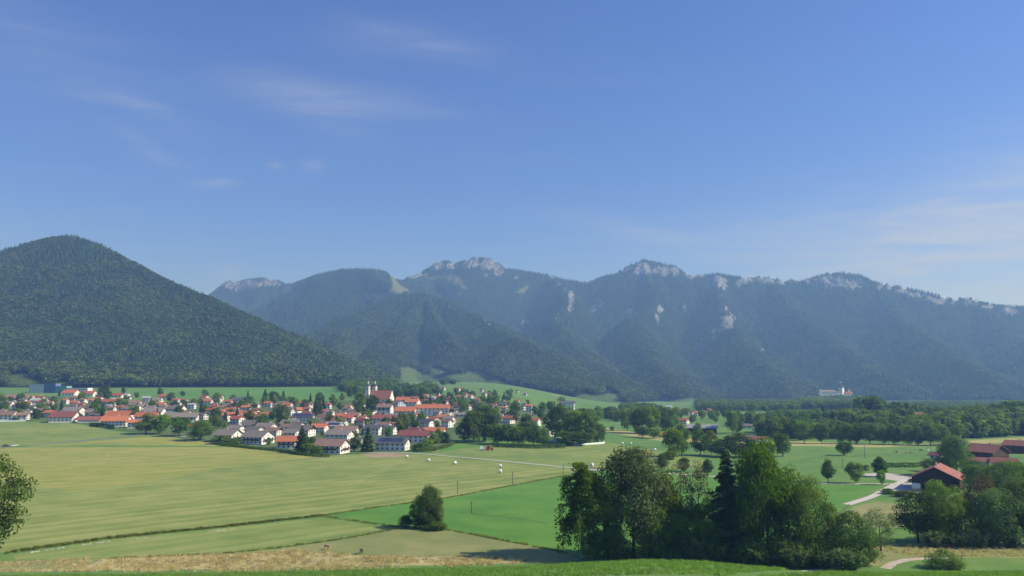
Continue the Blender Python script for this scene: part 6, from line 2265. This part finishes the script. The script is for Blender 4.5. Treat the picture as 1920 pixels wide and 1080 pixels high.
def tractor(px_, py_, ang, label, baler=True, red=True):
    p = at(px_, py_)
    root = bpy.data.objects.new('tractor', None)
    COL.objects.link(root)
    root.location = [float(q) for q in p]
    root.rotation_euler = (0, 0, R(ang))
    root.scale = (1.15, 1.15, 1.15)
    M = M_red if red else M_silver
    prism([(0.4, 0.8), (0.4, 1.75), (2.3, 1.6), (2.55, 1.35), (2.55, 0.75)], -0.42, 0.42).build('bonnet', M, root)
    prism([(-1.3, 0.7), (-1.3, 1.2), (0.4, 1.2), (0.4, 0.7)], -0.6, 0.6).build('chassis', M_silver, root)
    prism([(-1.2, 1.21), (-1.05, 2.65), (0.2, 2.65), (0.5, 1.21)], -0.75, 0.75).build('cab', M_glass, root)
    MB().box(-1.2, 0.35, -0.85, 0.85, 2.655, 2.8).build('cab_roof', M, root)
    for s_ in (-1, 1):
        wheel(root, -0.75, s_ * 0.95, 0.88, 0.5, M_red if red else None)
        wheel(root, 1.75, s_ * 0.85, 0.58, 0.38, M_red if red else None)
        prism([(-1.6, 1.35), (-1.4, 1.85), (-0.1, 1.85), (0.15, 1.35), (-0.05, 1.35), (-0.2, 1.74), (-1.3, 1.74), (-1.45, 1.35)], s_ * 0.95 - 0.3, s_ * 0.95 + 0.3).build('mudguard', M, root)
    MB().tube([(0.8, -0.35, 1.6), (0.8, -0.35, 2.6)], 0.05, 6).build('exhaust', M_tyre, root)
    tag(root, label, 'tractor')
    # towed machine
    t = bpy.data.objects.new('round_baler' if baler else 'rotary_rake', None)
    COL.objects.link(t)
    t.location = root.location
    t.rotation_euler = root.rotation_euler
    t.scale = root.scale
    if baler:
        prism([(-5.4, 0.7), (-5.7, 1.5), (-5.1, 2.4), (-3.9, 2.5), (-3.2, 1.8), (-3.2, 0.7)], -0.9, 0.9).build('drum_housing', M_wrap, t)
        prism([(-3.19, 0.5), (-3.19, 1.1), (-2.7, 1.0), (-2.7, 0.5)], -1.0, 1.0).build('pick_up', M_red, t)
        MB().tube([(-3.0, 0, 0.7), (-1.3, 0, 0.6)], 0.08, 6).build('drawbar', M_silver, t)
        for s_ in (-1, 1):
            wheel(t, -4.4, s_ * 1.15, 0.5, 0.4)
        tag(t, 'pale round baler towed behind the red tractor', 'baler')
    else:
        MB().tube([(-1.3, 0, 0.7), (-6.0, 0, 0.8)], 0.09, 6).build('beam', M_red, t)
        for xx, yy in ((-4.0, -1.8), (-4.0, 1.8), (-6.0, -1.2), (-6.0, 1.2)):
            ro = MB().ring([((xx, yy, 0.45), 0.3, 0.3), ((xx, yy, 0.7), 0.2, 0.2)], 8).build('rotor', M_red, t)
            for q in range(8):
                a = q * math.pi / 4
                MB().tube([(xx, yy, 0.6), (xx + 1.4 * math.cos(a), yy + 1.4 * math.sin(a), 0.5), (xx + 1.45 * math.cos(a), yy + 1.45 * math.sin(a), 0.08)], 0.03, 4).build('tine_arm', M_red, ro)
        for s_ in (-1, 1):
            wheel(t, -5.2, s_ * 0.8, 0.35, 0.25)
        tag(t, 'orange-red rotary rake towed behind the grey tractor', 'rake')


tractor(917, 844.5, 8, 'red tractor driving across the striped meadow')
tractor(1196, 850.5, 175, 'grey tractor working in the far striped meadow', False, False)


# ------------------------------------------------------------------ construction crane
def crane():
    p = at(1047, 764)
    root = bpy.data.objects.new('construction_crane', None)
    COL.objects.link(root)
    root.location = [float(q) for q in p]
    M_y = mat_plain('crane_yellow', (0.62, 0.50, 0.22), 0.5, 0.1, 1.0)
    k = p[1] / F
    h = 22 * k
    s_ = 0.6
    m = MB()
    for x_ in (-s_, s_):
        for y_ in (-s_, s_):
            m.tube([(x_, y_, 0), (x_, y_, h)], 0.12, 4)
    nseg = 10
    for i in range(nseg):
        z0, z1 = h * i / nseg, h * (i + 1) / nseg
        m.tube([(-s_, -s_, z0), (s_, -s_, z1)], 0.08, 4).tube([(s_, -s_, z0), (s_, s_, z1)], 0.08, 4).tube([(s_, s_, z0), (-s_, s_, z1)], 0.08, 4)
    m.build('mast', M_y, root)
    j = MB().tube([(-13 * k, 0, h), (4 * k, 0, h)], 0.2, 4).tube([(-13 * k, 0.5, h + 0.9), (4 * k, 0.5, h + 0.9)], 0.13, 4)
    for i in range(14):
        x_ = -13 * k + i * 1.2 * k
        j.tube([(x_, 0, h), (x_ + 0.6 * k, 0.5, h + 0.9)], 0.07, 4)
    j.build('jib', M_y, root)
    MB().box(2.6 * k, 4 * k, -0.6, 0.6, h - 1.6, h - 0.25).build('counterweight', M_conc, root)
    MB().box(-0.9, 0.9, -1.9, -0.65, h - 2.2, h - 0.3).build('cab', M_plaster, root)
    tag(root, 'tall yellow construction crane above the dark-roofed hall', 'crane')


crane()


# ------------------------------------------------------------------ animals in the pastures
def animal(px_, py_, ang, coat, label, kind='horse', graze=True, mane=None):
    """one continuous body grown from a jointed skeleton; x is forward"""
    p = at(px_, py_)
    j = {}
    if kind == 'horse':
        J = dict(hip=((-0.62, 0, 1.18), 0.27), bar=((-0.1, 0, 1.12), 0.29), chest=((0.45, 0, 1.14), 0.26), neck0=((0.68, 0, 1.25), 0.19))
        J.update(dict(neck1=((0.98, 0, 0.95), 0.13), head=((1.18, 0, 0.55), 0.105), muz=((1.32, 0, 0.18), 0.065)) if graze else dict(neck1=((0.98, 0, 1.58), 0.14), head=((1.12, 0, 1.82), 0.12), muz=((1.42, 0, 1.62), 0.07)))
        legs = dict(f=(0.50, 0.17, 0.88, 0.115, 0.50, 0.52, 0.06), b=(-0.68, 0.17, 0.95, 0.16, -0.82, 0.55, 0.07))
    else:
        J = dict(hip=((-0.75, 0, 1.10), 0.29), bar=((-0.1, 0, 1.0), 0.36), chest=((0.55, 0, 1.05), 0.30), neck0=((0.80, 0, 1.1), 0.2))
        J.update(dict(neck1=((1.05, 0, 0.85), 0.15), head=((1.25, 0, 0.5), 0.13), muz=((1.38, 0, 0.2), 0.09)) if graze else dict(neck1=((1.05, 0, 1.28), 0.16), head=((1.25, 0, 1.38), 0.14), muz=((1.55, 0, 1.22), 0.09)))
        legs = dict(f=(0.58, 0.2, 0.72, 0.12, 0.58, 0.42, 0.07), b=(-0.80, 0.2, 0.80, 0.16, -0.92, 0.48, 0.08))
    V, Rr, E = [], [], []

    def add(c, r_, prev=None):
        V.append(c)
        Rr.append(r_)
        if prev is not None:
            E.append((prev, len(V) - 1))
        return len(V) - 1
    i_bar = add(*J['bar'])
    i_hip = add(*J['hip'], i_bar)
    i_ch = add(*J['chest'], i_bar)
    q = add(*J['neck0'], i_ch)
    q = add(*J['neck1'], q)
    i_hd = add(*J['head'], q)
    add(*J['muz'], i_hd)
    for s_ in (-1, 1):
        hx, hy, hz_ = J['head'][0]
        add((hx - 0.06, s_ * 0.09, hz_ + 0.16), 0.03, i_hd)
    for nm, root_i in (('f', i_ch), ('b', i_hip)):
        x_, y_, z_, r_, kx, kz, kr = legs[nm]
        for s_ in (-1, 1):
            off = rnd.uniform(-0.12, 0.12)
            a = add((x_, s_ * y_, z_), r_, root_i)
            a = add((kx + off * 0.5, s_ * y_, kz), kr, a)
            a = add((kx + off + (0.06 if nm == 'b' else 0), s_ * y_, 0.14), kr * 0.75, a)
            add((kx + off + 0.08, s_ * y_, 0.02), kr * 0.95, a)
    t = add((J['hip'][0][0] - 0.30, 0, J['hip'][0][2] + 0.02), 0.06, i_hip)
    t = add((J['hip'][0][0] - 0.42, 0, 0.75), 0.06, t)
    add((J['hip'][0][0] - 0.40, 0, 0.40), 0.045, t)
    me = bpy.data.meshes.new(kind)
    me.from_pydata(V, E, [])
    o = obj(kind, me, None, p, R(ang))
    sk = o.modifiers.new('skin', 'SKIN')
    sv = me.skin_vertices[0].data if me.skin_vertices else None
    if sv is None:
        bpy.context.view_layer.objects.active = o
        bm = bmesh.new()
        bm.from_mesh(me)
        bm.verts.layers.skin.verify()
        bm.to_mesh(me)
        bm.free()
        sv = me.skin_vertices[0].data
    for i, r_ in enumerate(Rr):
        sv[i].radius = (r_, r_)
        sv[i].use_root = (i == 0)
    sb = o.modifiers.new('subdivision', 'SUBSURF')
    sb.levels = sb.render_levels = 2
    M = coat
    me.materials.append(M)
    dg = bpy.context.evaluated_depsgraph_get()
    ev = bpy.data.meshes.new_from_object(o.evaluated_get(dg))
    o.modifiers.clear()
    o.data = ev
    if not ev.materials:
        ev.materials.append(M)
    ev.polygons.foreach_set('use_smooth', np.ones(len(ev.polygons), bool))
    if mane is not None:
        n0, n1 = Vector(J['neck0'][0]), Vector(J['neck1'][0])
        b = MB()
        up = Vector((-(n1 - n0).z, 0, (n1 - n0).x)).normalized()
        if up.z < 0:
            up = -up
        a0, a1 = n0 + up * 0.15, n1 + up * 0.12
        b.add([a0 + Vector((0, 0.05, 0)), a1 + Vector((0, 0.04, 0)), a1 + up * 0.1, a0 + up * 0.1, a0 + Vector((0, -0.09, -0.12)), a1 + Vector((0, -0.08, -0.1))], [(0, 1, 2, 3), (3, 2, 5, 4), (0, 4, 5, 1), (0, 3, 4), (1, 5, 2)])
        b.build('mane', mane, o)
    tag(o, label, kind)
    return o


M_dun = mat_plain('dun_coat', (0.46, 0.33, 0.19), 0.8, 0.12, 2.0)
M_dark = mat_plain('dark_coat', (0.055, 0.035, 0.028), 0.7, 0.15, 2.0)
M_pmane = mat_plain('pale_mane', (0.62, 0.54, 0.40), 0.8, 0.1, 3.0)
M_white = mat_plain('white_coat', (0.66, 0.63, 0.56), 0.8, 0.08, 2.0)
M_tan = mat_plain('tan_coat', (0.42, 0.24, 0.12), 0.8, 0.12, 2.0)
animal(613, 1031, -35, M_dun, 'pale horse grazing in the dry pasture', mane=M_pmane)
animal(677, 1039, -95, M_dark, 'dark brown horse facing the camera in the dry pasture', mane=M_dark, graze=True)
animal(1741, 847, 20, M_white, 'left of two white cows beside the big farm tree', 'cow')
animal(1748, 844, -15, M_white, 'right of two white cows beside the big farm tree', 'cow', False)
animal(1727, 846.5, 160, M_dark, 'dark cow left of the two white cows', 'cow')
animal(1700, 850, 10, M_tan, 'left tan cow at the bare feeding patch', 'cow', False)
animal(1708, 850, 185, M_tan, 'right tan cow at the bare feeding patch', 'cow')
animal(1681, 849, 90, M_dark, 'dark cow standing apart left of the feeding patch', 'cow', False)
# stakes of the young fruit trees
for px_, py_, lb in [(1642, 1036, 'pair of stakes at the loose young fruit tree'), (1700, 1036, 'tree guard of stakes in the dry grass strip'), (1820, 1037, 'tree guard of stakes under the whip shrubs')]:
    p = at(px_, py_)
    b = MB()
    for x_ in (-0.6, 0.6):
        b.tube([(x_, 0, -0.1), (x_, 0, 1.7)], 0.05, 5)
    b.tube([(-0.6, 0, 1.5), (0.6, 0, 1.5)], 0.04, 5)
    tag(b.build('tree_stakes', M_pole, None, p), lb, 'stakes')
# ------------------------------------------------------------------ the air
M_haze = bpy.data.materials.new('haze')
M_haze.use_nodes = True
nt = M_haze.node_tree
nt.nodes.clear()
ho = nt.nodes.new('ShaderNodeOutputMaterial')
pv = nt.nodes.new('ShaderNodeVolumePrincipled')
pv.inputs['Color'].default_value = HAZE_COL
pv.inputs['Density'].default_value = HAZE_D
pv.inputs['Absorption Color'].default_value = (1, 1, 1, 1)
pv.inputs['Anisotropy'].default_value = 0.2
nt.links.new(pv.outputs[0], ho.inputs['Volume'])
hz = MB().box(-9600, 9600, -700, 10800, -70, 1010).build('haze', M_haze)
tag(hz, 'thin blue summer haze filling the valley air', kind='stuff')
